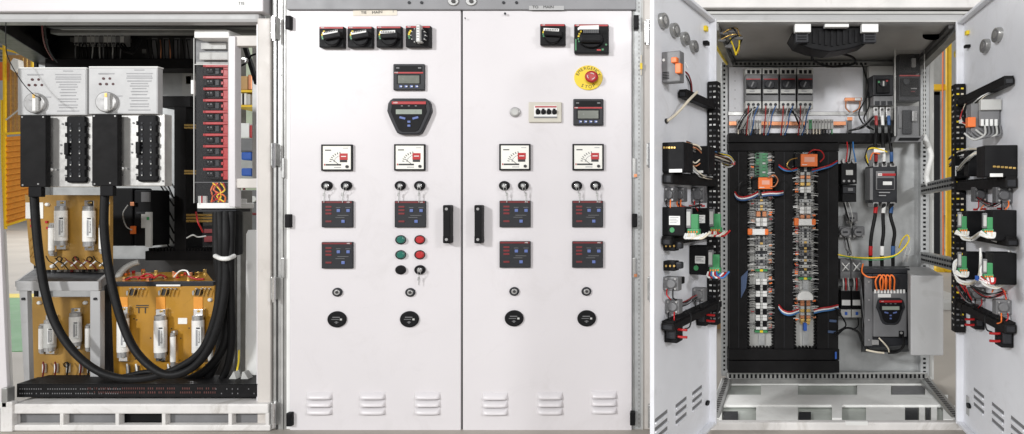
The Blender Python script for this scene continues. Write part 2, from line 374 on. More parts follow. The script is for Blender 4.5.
m = MB(); m.wire([(233, 60, 60), (238, 66, 60), (246, 63, 60), (251, 56, 60), (256, 54, 60)], 1.1, rubber); m.build('strap_cable', LC)
# hinges on the steel strip go with the middle cabinet below

# long slotted duct across the bottom
def slots(m, F, u0, u1, v0, v1, n, mm, h=2.):
    for i in range(n):
        u = u0+(u1-u0)*i/(n-1)
        for v in (v0, v1):
            if R.random() < .8: m.sb(F, u-.45, v-h/2, u+.45, v+h/2, 0, .15, mm)
def bd(m):
    m.sb(Scr(6), 16.5, 384, 258, 397.5, -34, 0, blackm, .8)
    slots(m, Scr(6), 20, 120, 389, 393.5, 44, mgrey, 1.2); slots(m, Scr(6), 88, 215, 388.5, 392.5, 60, duct_mark, 2.); slots(m, Scr(6), 216, 254, 389, 393.5, 8, mgrey, 1.2)
    m.hexa([at(17, 383.8, 6), at(258, 383.8, 6), at(250, 377, 44), at(38, 377, 44), at(17, 385, 6), at(258, 385, 6), at(250, 378, 44), at(38, 378, 44)], black)
one('slotted_cable_duct', 'long black slotted duct along the bottom of the left cabinet', 'cable duct', (lambda m: (bd(m), m)[1])(MB()))
m = MB()
for i, u in enumerate((40, 44, 52, 60, 66, 78, 86, 92, 99)):
    m.wire([(u, 396, 24), (u+R.uniform(-2, 2), 400, 22), (u+R.uniform(-6, 6), 403.6, 20)], .55, R.choice([rubber, dred, rubber]))
one('loose_wires', 'thin loose wires hanging under the bottom slotted duct', 'wires', m)
def duct(name, label, F, u0, v0, u1, v1, dep, comb=None, mm=None):
    m = MB(); m.sb(F, u0, v0, u1, v1, -dep, 0, mm or blackm, .8)
    if comb:                                                  # finger edges
        for (a, b, side) in comb:
            n = int((b-a)/3)
            for i in range(n):
                q = a+(b-a)*(i+.5)/n
                if side == 't': m.sb(F, q-.9, v0-3, q+.9, v0+.5, -dep, -1, mm or blackm)
                if side == 'b': m.sb(F, q-.9, v1-.5, q+.9, v1+3, -dep, -1, mm or blackm)
                if side == 'l': m.sb(F, u0-3, q-.8, u0+.5, q+.8, -dep, -1, mm or blackm)
                if side == 'r': m.sb(F, u1-.5, q-.8, u1+3, q+.8, -dep, -1, mm or blackm)
    return one(name, label, 'cable duct', m)
FB = Scr(BL-30)
duct('cable_duct', 'black upright duct between the disconnect switches and red breakers', FB, 174, 96, 186, 252, 30)
duct('cable_duct', 'black level duct with finger slots above the amber right board', Scr(BL-32), 145, 251, 217, 260.5, 30, [(148, 174, 't'), (187, 214, 't')])
duct('cable_duct', 'black level duct under the two upper terminal rows', Scr(BL-40), 45, 58.5, 192, 68.5, 30)
duct('cable_duct', 'short black duct right of the second disconnect switch', Scr(BL-31), 158, 96, 190, 107, 30)
# top terminals
def term_row(label, F, u0, u1, v0, v1, n, mats, wires, rail=galvd):
    t = thing('terminal_row', label, 'terminal block', F.p(*F.inv((u0+u1)/2, v1), 0))
    part('rail', t, lambda m: m.sb(F, u0-4, (v0+v1)/2-2, u1+4, (v0+v1)/2+2, -14, -8, rail))
    w = (u1-u0)/n
    for i in range(n):
        def tm(m):
            mm = mats[i % len(mats)]
            m.sb(F, u0+i*w+.15, v0, u0+(i+1)*w-.15, v1, -10, 0, mm, .3); m.sb(F, u0+i*w+.5, v0+1, u0+(i+1)*w-.5, v0+2.4, 0, .2, ink); m.sb(F, u0+i*w+.5, v1-2.6, u0+(i+1)*w-.5, v1-1, 0, .2, ink)
        part('terminal', t, tm)
    for (ua, va, ub, vb, mm) in wires:
        m = MB(); F0 = -F.o.z if False else F.o.z
        m.wire([(ua, va, F0-1), ((ua*.7+ub*.3)+R.uniform(-.6, .6), va*.6+vb*.4, F0-5), (ub, vb, F0-2)], .7, mm); m.build('wire', t)
    return t
term_row('upper left grey terminal row with dark drooping wires', Scr(BL-30), 74, 124, 34, 45, 12, [lgrey, galv, mgrey, lgrey], [(76+i*3.4, 44, 76+i*3.4+R.uniform(-1.5, 1.5), 59, R.choice([rubber, lgrey, mgrey])) for i in range(14)])
term_row('dim tan terminal row at the upper middle of the left cabinet', Scr(BL-30), 146, 191, 38, 64, 8, [dsteel, mgrey], [(147+i*4.4, 40, 148+i*4.4+R.uniform(-2, 2), 60, R.choice([rubber, copper, rubber])) for i in range(10)])
m = MB()
for k in range(3): m.wire([(118+k*3, 44, BL-40), (126+k*3, 52+k, BL-44), (134+k*2, 48-k, BL-42), (139+k, 38, BL-40)], 1.1, rubber)
one('cable_loop', 'dark cable loops right of the upper left terminal row', 'cable', m)
one('thin_wire', 'thin dark red wire pair dropping at the upper left corner', 'wire', MB().wire([(42, 22, 40), (43, 36, 60), (46, 48, 90), (53, 60, 120)], .8, dred).wire([(44.5, 22, 40), (46, 38, 60), (50, 52, 90), (57, 62, 120)], .8, rubber))
one('string', 'thin dark string hanging down to the left silver knob', 'string', MB().wire([(6, 20, 5), (6, 48, 4), (10, 62, 2), (22, 82, 0), (33, 94, -2), (40, 98, -3), (40, 101, -3)], .42, rubber))

# disconnect switches
def disconnect(u0, lab, du):
    F = Scr(20); t = thing('disconnect_switch', lab, 'switch', at(u0+30, 187, 20), 'disconnect switches in the left cabinet')
    U = lambda x: x-20+u0
    def fp(m):
        m.sb(F, U(17.5), 67.5, U(86.5), 115, -7, 0, pale, .7); m.sb(F, U(38), 70, U(85.5), 114, 0, .3, pale)
        m.sb(F, U(17.5), 67.3, U(86.5), 68.6, -7, 1, wht, .3)
    part('faceplate', t, fp)
    def pr(m):
        for i, (v, w) in enumerate(((71, 10), (74.5, 26), (77, 25), (79, 26), (82, 24), (84.5, 17), (87, 19), (89.5, 14), (92.5, 17), (95.5, 15), (99, 20), (101.5, 16), (105, 19), (107.5, 18), (111, 22))):
            m.sb(F, U(68)-w/2, v-.55, U(68)+w/2, v+.55, .3, .5, inkg)
        m.sb(F, U(27), 74, U(43), 75.2, .3, .5, inkg)
        m.sb(F, U(46), 96.5, U(51), 97.5, .3, .5, inkg)
    part('printed_text', t, pr)
    def lp(m):
        for (x, y) in ((32, 79.5), (38.5, 79.5), (28.7, 85), (35, 85), (41.7, 85)): m.sc(F, U(x), y, 1.4, 1.3, 0, .5, dlens, n=12)
    part('indicator', t, lp)
    k = part('rotary_knob', t, lambda m: (m.sc(Scr(16), U(33.5), 102.8, 10.6, 10.4, -4, 0, silver, n=32, rnd=1.2),))
    part('grip_bar', k, lambda m: (m.sb(Scr(12), U(31.8), 93.5, U(35.2), 111, -4, 0, wht, .8), m.sb(Scr(11.8), U(32.2), 94, U(34.8), 98, 0, .4, brass, .2)))
    part('mounting_plate', t, lambda m: (m.sb(Scr(24), U(40), 115, U(94), 187, -10, 0, alu, .8),))
    def vb(m):
        m.sb(Scr(20), U(66), 116, U(84.5), 183, -6, 0, black, 2.2)
        for i in range(5):
            for x in (70.5, 79.5): m.sc(Scr(20), U(x+R.uniform(-.4, .4)), 129+i*11.4, 1.3, 2.4, 0, .5, dgrey, n=10), m.sb(Scr(19.4), U(x-.6), 130+i*11.4, U(x+.5), 131.2+i*11.4, 0, .3, lgrey); m.sc(Scr(20), U(x), 124+i*11.4, 1, 1, 0, .5, dgrey, n=8)
        for i in range(6): m.sb(Scr(20), U(64.8), 122+i*11, U(67), 126+i*11, -6, -.5, black, .5); m.sb(Scr(20), U(83.5), 122+i*11, U(85.8), 126+i*11, -6, -.5, black, .5)
    part('auxiliary_contact_block', t, vb)
    part('small_knob', t, lambda m: m.sb(Scr(17), U(63.5), 142.5, U(67.8), 155, -6, 0, black, 1.2))
    for (x, y) in ((50, 124), (62.5, 124), (50, 137), (61, 145), (61, 153.5), (51.5, 163), (51.5, 176), (65.5, 168.5), (65.5, 175.5), (88, 129), (88, 168), (57.5, 170), (89, 180), (92, 182)): part('screw', t, lambda m: m.sc(Scr(23.5), U(x), y, 1, .95, -1, 0, mgrey, n=10))
    part('latch', t, lambda m: m.sc(Scr(18), U(43.5), 130, 2.8, 2.5, -5, 0, chrome, n=14)); part('latch', t, lambda m: m.sc(Scr(18), U(45.5), 169.5, 3.2, 2.8, -5, 0, chrome, n=14))
    hc = part('terminal_cover', t, lambda m: (m.sb(Scr(14), U(20), 115, U(45.5), 187, -6, 0, blackm, .8), m.sb(Scr(14), U(28), 187, U(41), 197, -6, -1, black, .8)))
    for (x, y) in ((22, 117), (43, 117), (22.5, 185), (38, 184)): part('screw', hc, lambda m: m.sc(Scr(14), U(x), y, .9, .85, 0, .6, silver, n=10))
    return t
d1 = disconnect(20, 'silver disconnect switch with round knob at the left end of the cabinet', 0)
d2 = dup(d1, 71.2, -1, 'silver disconnect switch right of its twin, beside the upright black duct', 20)

# boards with fuses
def fuse(lab, F, uc, v0, v1, w, big=True, grey=False):
    t = thing('cartridge_fuse' if big else 'slim_fuse', lab, 'fuse', F.p(*F.inv(uc, v1), 0), 'big white fuses in the left cabinet' if big else 'slim fuses in the left cabinet')
    h = v1-v0; r = w/2; cm = lgrey if grey else ceram  # grey body colour stands in for shade on the fuse
    def cy(m, a, b, r_, mm):
        A, B0 = F.inv(uc, a, 6); _, B1 = F.inv(uc, b, 6); k = (D+F.o.z)/D*r_
        m.loft([[F.p(A+k*math.cos(2*math.pi*j/20), B, 6+k*math.sin(2*math.pi*j/20)*.85) for j in range(20)] for B in (B0, B1)], mm)
    part('body', t, lambda m: cy(m, v0+h*.15, v1-h*.17, r, cm))
    for (a, b) in ((v0+h*.05, v0+h*.15), (v1-h*.17, v1-h*.06)): part('end_cap', t, lambda m: cy(m, a, b, r*.93, silver))
    if big:
        for (a, b) in ((v0-h*.08, v0+h*.1), (v1-h*.1, v1+h*.03)):
            part('blade', t, lambda m: (m.sb(F, uc-r*.85, a, uc+r*.85, b, 0, 5, chrome, .4), m.sc(F, uc, a+2.2, 1.2, 1.2, 5, 6, brass, n=10)))
        def lb(m):
            c = 6+r*.88+.5
            m.sb(F, uc-r*.52, v0+h*.30, uc+r*.52, v1-h*.26, c-1.5, c, wht); m.sb(F, uc-r*.42, v0+h*.36, uc-r*.1, v1-h*.30, c, c+.15, inkg); m.sb(F, uc-r*.35, v0+h*.31, uc+r*.35, v0+h*.34, c, c+.15, ink)
            a, b = F.inv(uc+r*.2, (v0+v1)/2+.5, c)
            m.text(F, 'Bussmann', a, b, r*.36, c+.2, ink, rot=-90)
        part('label', t, lb)
    else:
        part('clip', t, lambda m: (m.sb(F, uc-r*.8, v0, uc+r*.8, v0+h*.12, 0, 4, silver, .3), m.sb(F, uc-r*.8, v1-h*.12, uc+r*.8, v1, 0, 4, silver, .3)))
    return t
def screwdot(m, F, u, v, r=2, mm=wht): m.sc(F, u, v, r, r*.95, 0, 2.5, mm, n=14, rnd=1)
F1 = Scr(60)
t = thing('fuse_board', 'upper amber board carrying two big fuses above the grey stand', 'circuit board', at(66, 270, 60), 'amber fuse boards')
part('board', t, lambda m: m.poly(F1, [at(u, v, 60).xy[:] for u, v in ((24.5, 195), (110, 195), (110, 269), (40, 270), (30, 262))], -4, 0, amber, .4))
part('paper_note', t, lambda m: (m.sb(F1, 25.5, 202.5, 43, 218.5, 0, .5, paper),))
for u, v in ((46, 204.5), (51, 266.5), (106, 203)): part('screw', t, lambda m: screwdot(m, F1, u, v))
for i in range(6):
    u = 46+i*9.5
    w_ = part('jumper_wire', t, lambda m: m.wire([(u, 258+R.uniform(-2, 2), 54), (u+3, 261, 50), (u+8, 264, 52), (u+13, 270, 56)], .5, R.choice([dred, rubber])))
    part('sleeve', w_, lambda m: m.wire([(u+6, 266, 53), (u+12, 261, 53)], .9, wht))
for u in (62, 78, 92): part('cable_loop', t, lambda m: m.ring(F1, *F1.inv(u, 259), 3, 2.6, 3, .6, rubber, 14, 5))
for (u, v) in ((31, 220), (31, 226), (46, 222), (47, 228)): part('red_clip', t, lambda m: m.sb(F1, u-1, v-1.2, u+1, v+1.2, 0, 1.5, red))
for (u, v) in ((31, 238), (32, 246), (31, 254)): part('brass_pin', t, lambda m: m.wire([(u-1, v+3, 58), (u+2, v-2, 56)], .6, brass))
fuse('big white fuse at the left of the upper amber board', F1, 61, 204, 248, 11)
fuse('big white fuse at the right of the upper amber board', F1, 89, 204, 249, 11)
fuse('slim white fuse left of the big fuses on the upper amber board', F1, 51.5, 223, 256, 5.5, False)
fuse('slim white fuse half hidden by the second cable on the upper amber board', F1, 102, 223, 254, 5.5, False)

st = thing('steel_stand', 'pale grey metal stand holding the upper amber board', 'stand', at(58, 385, 30))
def tp(m):
    m.hexa([at(17, 281.5, 34), at(98, 283.5, 34), at(111, 270, 90), at(36, 268, 90), at(17, 283.5, 34), at(98, 285.5, 34), at(111, 272, 90), at(36, 270, 90)], dgrey)
    m.sb(Scr(32), 16, 281.5, 98.5, 291, -4, 0, greyp, .8)
    m.beam(at(98, 286, 36), at(111, 274, 90), 3, 10, greyp, .4); m.beam(at(17, 284, 36), at(36, 271, 90), 3, 6, greyp, .4)
part('table_top', st, tp)
def rv(m, u): m.sc(Scr(33), u, 299, 1.5, 1.4, 0, 1.6, dgrey, n=12)
part('leg', st, lambda m: (m.poly(Scr(33), [at(u, v, 33).xy[:] for u, v in ((19, 291), (27, 291), (29.5, 382), (24, 382))], -5, 0, greyp, .6), rv(m, 22.5)))
part('leg', st, lambda m: (m.sb(Scr(33), 90, 291, 100, 384, -6, 0, greyp, .6), rv(m, 94.5)))
part('rear_leg', st, lambda m: (m.sb(Scr(88), 104, 271, 110, 382, -5, 0, dgrey, .6),))
F2 = Scr(66)
t = thing('fuse_board', 'lower left amber board in shade beneath the grey stand', 'circuit board', at(60, 380, 66), 'amber fuse boards')
part('board', t, lambda m: (m.sb(F2, 32, 297, 90, 379, -4, 0, amber, .4),))
for u, v in ((38, 303), (84, 303)): part('screw', t, lambda m: screwdot(m, F2, u, v))
for i, u in enumerate((43, 55, 67, 80, 88)):
    w_ = part('jumper_wire', t, lambda m: m.wire([(u, 362, 60), (u+1, 368, 58), (u-1, 380, 60)], .8, R.choice([dred, rubber, wht]))); part('sleeve', w_, lambda m: m.sb(F2, u-1.2, 364, u+1.2, 373, 0, 3, wht, .5))
part('cable_loop', t, lambda m: m.ring(F2, *F2.inv(69, 364), 3, 2.6, 3, .6, rubber, 14, 5))
fuse('fuse coloured grey for shade at the left of the shaded board under the stand', F2, 50, 318, 353, 10.5, True, True)
fuse('white fuse in the middle of the shaded board under the stand', F2, 75.5, 311, 348, 10.5)
fuse('slim fuse at the far left of the shaded board under the stand', F2, 41.5, 324, 354, 5, False)
fuse('slim fuse at the right of the shaded board under the stand', F2, 88, 324, 352, 5, False)

F3 = Scr(48)
t = thing('fuse_board', 'bright amber board with red wired top at the right of the stand', 'circuit board', at(160, 378, 48), 'amber fuse boards')
part('board', t, lambda m: (m.poly(F3, [at(u, v, 48).xy[:] for u, v in ((110.5, 286.5), (214.5, 285.5), (212, 379), (114, 379))], -4, 0, amber2, .4),))
part('frame', t, lambda m: (m.beam(at(110, 284, 50), at(215, 283.5, 50), 5, 5, dgrey, .5), m.sb(Scr(47), 156, 284.6, 180, 286.3, 0, 1.2, wht, .2)))
def tp3(m):
    m.hexa([at(110, 282, 52), at(214, 282, 52), at(206, 272, 100), at(122, 272, 100), at(110, 283, 52), at(214, 283, 52), at(206, 273, 100), at(122, 273, 100)], amber2)
    for i in range(34):
        u, d = R.uniform(120, 205), R.uniform(58, 96); v = 282-(d-52)*.21
        m.sb(Scr(d), u-1.2, v-R.uniform(1.2, 4), u+1.2, v+.2, -2, 0, R.choice([brass, copper, red, dgrey, orange]), .2)
part('top_tray', t, tp3)
for pts in (((126, 280), (134, 277), (144, 278), (152, 276)), ((138, 279), (146, 274), (153, 276), (150, 280)), ((154, 278), (160, 275), (166, 277)), ((188, 276), (196, 279), (204, 279))):
    m = MB(); m.wire([(u, v, 60) for u, v in pts], 1.1, red); m.build('red_wire', t)
m = MB(); m.wire([(174, 277, 66), (180, 271, 66), (187, 271, 66), (190, 278, 64)], .9, ceram); m.build('white_wire', t)
for uc in (132, 164, 198):
    def cl(m):
        m.sc(F3, uc, 292.5, 3.4, 3.2, 0, 3, dsteel, n=14); m.sc(F3, uc-5, 293, 1, 2.6, 0, 2.5, silver, n=8)
        for dx in (-2, 3, 7, 11): m.wire([(uc+dx, 289, 44), (uc+dx-2, 296, 44)], .6, brass); m.sc(F3, uc+dx, 289, 1, 1, 0, 2, silver, n=8)
    part('clip', t, cl)
for uc in (123, 160.5, 198): part('copper_pad', t, lambda m: m.sb(F3, uc-4.6, 297, uc+4.6, 316, 0, .6, orangep, .2))
def hl(m, F, u0, v0, u1, v1, n):
    for i in range(n): m.sc(F, R.uniform(u0, u1), R.uniform(v0, v1), .7, .7, 0, .25, ink, n=8)
part('drill_marks', t, lambda m: hl(m, F3, 130, 318, 208, 362, 16))
part('sticker', t, lambda m: m.sb(F3, 178, 318, 187, 324, 0, .4, paper))
part('printed_mark', t, lambda m: (m.sb(F3, 136, 305, 148.5, 306, 0, .3, ink), m.text(F3, 'TT', *F3.inv(142.3, 310.5), 7, .4, ink)))
for u, v in ((115, 300.5), (209, 300)): part('screw', t, lambda m: screwdot(m, F3, u, v))
for i, u in enumerate((127, 136, 150, 168, 184, 206)):
    w_ = part('jumper_wire', t, lambda m: m.wire([(u, 364, 44), (u+1, 372, 42), (u, 380, 44)], .9, R.choice([wht, rubber, rubber]))); part('sleeve', w_, lambda m: m.sb(F3, u-1.2, 366, u+1.2, 374, 0, 3, mgrey, .4))
fuse('big fuse at the left of the bright amber board beside a cable', F3, 123, 311, 360, 10.5)
fuse('big fuse in the middle of the bright amber board', F3, 160.5, 313, 360, 11.5)
fuse('big fuse at the right of the bright amber board near the cable bundle', F3, 198, 313, 360, 11)
fuse('slim fuse right of the middle big fuse on the bright amber board', F3, 173, 331, 368, 5, False)
fuse('slim fuse at the right edge of the bright amber board', F3, 210.5, 331, 366, 4.5, False)

# red breaker block
t = thing('fused_breaker_block', 'tall red and black breaker block in a clear case', 'breaker block', at(212, 208, 30))
FR = Scr(34)
def cs(m):
    m.sb(FR, 196, 64, 229, 200, -16, -10, black, .5)
part('rear_housing', t, cs)
part('top_cap', t, lambda m: m.sb(Scr(22), 194, 30, 229, 38, -28, 0, wht, 1))
part('upper_compartment', t, lambda m: (m.sb(Scr(40), 196, 38, 229, 65, -6, 0, mgrey), m.sb(Scr(36), 201, 43, 226, 49, -3, 0, lgrey), m.sb(Scr(35), 199, 52, 228, 60, -3, 0, lgrey, 1), m.sb(Scr(35), 196, 62, 229, 64.5, -3, 0, galvd)))
for i in range(10):
    v = 65+i*11.5
    def br(m):
        m.sb(Scr(34), 203, v+1.8, 221, v+10.6, -10, 0, black, .6); m.sb(Scr(32), 206, v+3.4, 213, v+8, -2, 0, black, .5); m.sb(Scr(33), 215, v+3, 219, v+9, -2, 0, dgrey, .4)
        for x in (208, 211): m.sb(Scr(32), x-.5, v+4, x+.5, v+5.4, 0, .4, mgrey)
    b = part('breaker', t, br)
    part('red_divider', b, lambda m: (m.sb(Scr(30), 203, v-.5, 228, v+2, -12, 0, redb, .4), m.sb(Scr(30), 223, v+1.6, 228, v+11.2, -12, -1.5, redb, .5), m.sb(Scr(31), 221, v+5, 223.4, v+8, -3, 0, redb, .3)))
def bw(m):
    for i in range(9): m.wire([(213+i*1.3, 183, 32), (211+R.uniform(0, 14), 190, 30), (212+R.uniform(0, 13), 196, 30), (206+R.uniform(0, 20), 202, 32)], .8, R.choice([orange, yell, dred, black, red]))
    for i in range(5): m.sb(Scr(30), 198+i*1.6, 196, 199+i*1.6, 203, -3, 0, R.choice([wht, lgrey, red]))
part('outlet_wires', t, bw)
part('base_tray', t, lambda m: (m.sb(Scr(26), 197, 203, 236, 208.5, -30, 0, wht, .8), m.sb(Scr(28), 229, 199, 235, 204, -20, 0, wht, .6)))
def cc(m):
    m.sb(Scr(22), 193.5, 38, 229, 203, -.6, 0, clear)
    m.hexa([at(193.5, 38, 22), at(194.1, 38, 22), at(194.1, 203, 22), at(193.5, 203, 22), at(196, 38, 46), at(196.6, 38, 46), at(196.6, 203, 46), at(196, 203, 46)], clear)
    for u in (193.5, 228): m.sb(Scr(21.6), u, 38, u+.7, 203, 0, .4, lgrey)  # pale edge lines stand in for reflections along the case rims
    m.sb(Scr(21.6), 194, 64, 228, 64.8, 0, .3, lgrey); m.sb(Scr(21.6), 194, 182, 228, 182.6, 0, .3, mgrey)
    m.sb(Scr(22), 190.8, 80, 193.4, 94, -3, 0, wht, .4)
part('clear_case', t, cc)
part('mounting_bracket', t, lambda m: m.sb(Scr(30), 197, 209, 236, 212, -24, 0, dgrey, .6))

# brass bars, contactors at back of left cabinet
for (u0, v0, u1, v1, n, l) in ((184, 124, 200, 129, 2, 'short brass bars behind the breaker block, upper pair'), (184, 170, 199, 175, 2, 'short brass bars behind the breaker block, middle pair'), (186, 214, 217, 223, 3, 'brass busbars stacked just under the red breaker block')):
    m = MB()
    for i in range(n): vv = v0+(v1-v0)*i/n; m.sb(Scr(BL-50), u0, vv, u1, vv+(v1-v0)/n*.75, -12, 0, brass, .5)
    one('brass_busbar', l, 'busbar', m)
t = thing('motor_contactor', 'black contactor with white label between the boards at the centre', 'contactor', at(145, 246, BL-60))
FC = Scr(BL-60)
part('body', t, lambda m: (m.sb(FC, 134, 190, 151, 246, -30, 0, black, 1.5), m.sb(FC, 136, 212, 150, 214, 0, 3, dgrey, .4)))
part('label', t, lambda m: (m.sb(Scr(BL-62), 141, 212, 150, 228, -2, .5, lgrey, .4), m.sb(Scr(BL-62), 141, 192, 149, 202, -2, .5, mgrey, .4)))
part('terminal_strip', t, lambda m: (m.sb(Scr(BL-62), 145, 212, 150.5, 247, -2, 1.5, lgrey, .5), m.sb(Scr(BL-64), 146.6, 217, 149, 220, -1, 0, greenc)))
t = thing('motor_contactor', 'black contactor with orange terminal, half hidden by the second cable', 'contactor', at(128, 246, BL-60))
part('body', t, lambda m: m.sb(FC, 110, 188, 132.5, 246, -30, 0, black, 1.5))
part('orange_terminal', t, lambda m: m.sb(Scr(BL-62), 130, 226, 135, 234, 0, 2, orange, .4)); part('copper_terminal', t, lambda m: m.sb(Scr(BL-62), 130, 202, 134, 206, 0, 2, copper, .4))
m = MB(); m.wire([(128, 205, BL-66), (123, 214, BL-70), (126, 226, BL-68), (132, 230, BL-66)], .7, lgrey); m.build('wire', t)
t = thing('relay_base', 'dark red relay base under the brass busbars', 'relay', at(208, 246, BL-50))
part('body', t, lambda m: (m.sb(Scr(BL-50), 202, 226, 217, 246, -20, 0, black, 1), m.sb(Scr(BL-52), 204, 229, 215, 233, -2, 0, dred, .3), m.sb(Scr(BL-52), 204, 236, 215, 242, -2, 0, dred, .3)))
m = MB(); m.wire([(196, 212, 120), (198, 222, 115), (201, 228, 118), (203, 232, 122)], 1., red); m.build('red_wire', t)
m = MB(); m.wire([(187, 238, 120), (193, 235, 115), (198, 237, 118), (206, 236, 120)], .9, lgrey); m.build('grey_wire', t)
m = MB()
for i in range(6): m.wire([(160+R.uniform(-2, 2), 172+i*12, BL-4), (166, 182+i*12, BL-6), (174, 196+i*12+R.uniform(-3, 3), BL-10)], 1., rubber)
one('control_wires', 'dark curved wires crossing the bare plate beside the upright duct', 'wires', m)
m = MB()
for i in range(3): m.wire([(186, 145+i*9, BL-8), (190, 141+i*9, BL-10), (196, 132+i*13, BL-10)], 1.1, rubber)
one('control_wires', 'dark wires right of the upright duct behind the breaker block', 'wires', m)
one('warning_sticker', 'small yellow sticker on the back plate beside the breaker block', 'sticker', MB().sb(Scr(BL-3), 186, 76, 191, 84, 0, .6, yell))
m = MB(); m.sb(Scr(BL-3), 182, 72, 196, 96, 0, .6, lgrey); one('paper_label', 'pale label sheet behind the breaker block at its upper left', 'label', m)
m = MB(); m.wire([(139, 262, 90), (130, 265, 86), (121, 272, 80), (116, 282, 74)], 3.2, lgrey, 10); one('grey_conduit', 'short grey conduit curving beside the bright amber board', 'conduit', m)
m = MB(); m.sb(Scr(78), 44, 268.5, 108, 273, -3, 0, lgrey, .4)
for i in range(10): m.sb(Scr(76), 46+i*6, 268, 48.6+i*6, 272, -1, 0, R.choice([wht, red, dgrey, wht]), .2)
one('terminal_row', 'thin pale terminal row along the back of the stand top', 'terminal block', m)
# heavy cables
def cable(lab, pts, r, n=14, group='heavy black cables'): return one('power_cable', lab, 'cable', MB().tube([at(*p) for p in pts], r, rubber, n, sub=8), group)
cable('thick black cable dropping from the left disconnect switch and sweeping right', [(34, 192, 22), (36, 225, 20), (40, 262, 18), (46, 295, 16), (56, 325, 14), (74, 352, 12), (98, 371, 10), (124, 378.5, 8), (152, 377, 8), (180, 367, 8), (202, 350, 10), (214, 322, 12), (220, 290, 14), (221, 262, 16), (221, 238, 16), (220, 212, 20)], 3.7)
cable('second thick black cable dropping from the right disconnect switch', [(105, 192, 22), (104, 225, 20), (107, 258, 18), (113, 290, 15), (122, 322, 12), (135, 350, 8), (154, 369, 4), (172, 375, 4), (192, 368, 6), (208, 350, 8), (219, 322, 10), (225, 290, 12), (226, 262, 14), (226, 238, 14), (226, 212, 20)], 3.8)
cable('black cable on the right of the bundle running straight down', [(231.5, 212, 22), (231, 240, 18), (230.5, 262, 16), (231, 300, 20), (232, 335, 24), (229, 362, 28), (220, 384, 30)], 3.6)
cable('black cable at the back of the bundle bending down to the duct', [(217, 212, 26), (217, 240, 24), (218, 262, 22), (222, 300, 26), (223, 335, 30), (216, 362, 32), (204, 384, 34)], 4.2)
cable('black cable in the middle of the bundle bending left low down', [(223, 212, 30), (223, 245, 28), (224, 275, 26), (227, 310, 26), (224, 345, 26), (206, 370, 28), (180, 383, 30)], 4.2)
cable('thin black cable sagging beside the first thick one near the duct', [(100, 374, 20), (120, 377, 18), (146, 372, 18), (170, 372, 20), (194, 360, 24), (209, 338, 26), (216, 312, 26), (219, 280, 26), (219, 258, 26)], 2.6)
one('cable_tie', 'white band wrapped around the black cable bundle', 'cable tie', MB().tube([at(*p) for p in [(215.5, 256, 8), (221, 258.5, -3), (228, 258.5, -3), (234, 256, 8)]], 2.3, wht, 8))
one('cable_bundle_sleeve', 'black sleeve around the cables right under the breaker block', 'sleeve', MB().sb(Scr(24), 216, 211, 236, 256, -14, 0, rubber, 4))
one('earth_wire', 'yellow green earth wire at the right foot of the cabinet', 'wire', MB().wire([(239, 350, 36), (238.5, 362, 34), (237, 372, 32), (238, 380, 30)], 1., yell))
for i, (u, v) in enumerate(((232, 381), (245, 381))):
    one('cable_gland', 'pale cone gland at the %s foot of the side channel' % ('left', 'right')[i], 'gland', MB().poly(Scr(24), [at(u-5, v+1, 24).xy[:], at(u+5, v+1, 24).xy[:], at(u+(2 if i == 0 else -1), v-9, 24).xy[:], at(u+(1 if i == 0 else -3), v-9, 24).xy[:]], -8, 0, lgrey, .5))

# ================================================================ MIDDLE CABINET
MC = thing('closed_control_cabinet', 'closed white control cabinet with two doors of meters and buttons', 'cabinet', at(461, 434))
def lst(m):
    m.sb(Scr(6), 270.5, -30, 273.5, 470, -40, 0, dsteel); m.sb(Scr(2), 273, -30, 285.8, 470, -30, 0, steel, 1)
    m.sb(Scr(1.4), 276, -30, 277, 470, 0, .5, dsteel); m.sb(Scr(1), 281.5, -30, 282.5, 470, 0, .5, lgrey)
part('left_strip', MC, lst)
part('door_gap', MC, lambda m: m.sb(Scr(3), 284, -30, 290, 470, -20, 0, wht))
part('header_beam', MC, lambda m: (m.sb(Scr(-2.5), 286.5, -40, 636, 9.5, -20, 0, hdr, .8),))
for u, v, r in ((409, 2.5, 1.5), (421.5, 2.5, 1.5), (503.5, 2.5, 1.5), (516.5, 2.5, 1.5), (505, 13.5, 1.2), (465, 18, .7), (281, 75, .6)): part('screw', MC, lambda m: m.sc(Scr(-2.5), u, v, r, r, 0, .8, dgrey, n=12))
for u in (453, 471): part('bolt', MC, lambda m: (m.sc(Scr(-2.5), u, 1, 5.5, 4.6, 0, 1.5, steel, n=20, rnd=.7), m.sc(Scr(-4), u, 1, 2.2, 2, 0, 1.2, dsteel, n=6)))
LDR = part('left_door', MC, lambda m: m.sb(Scr(0), 289.5, 10.5, 460.7, 470, -10, 0, white, 1))
RDR = part('right_door', MC, lambda m: m.sb(Scr(0), 462.6, 10.5, 631.8, 470, -10, 0, white, 1))
part('door_seam', MC, lambda m: m.sb(Scr(2.5), 459, 10, 464, 470, -4, 0, dsteel))
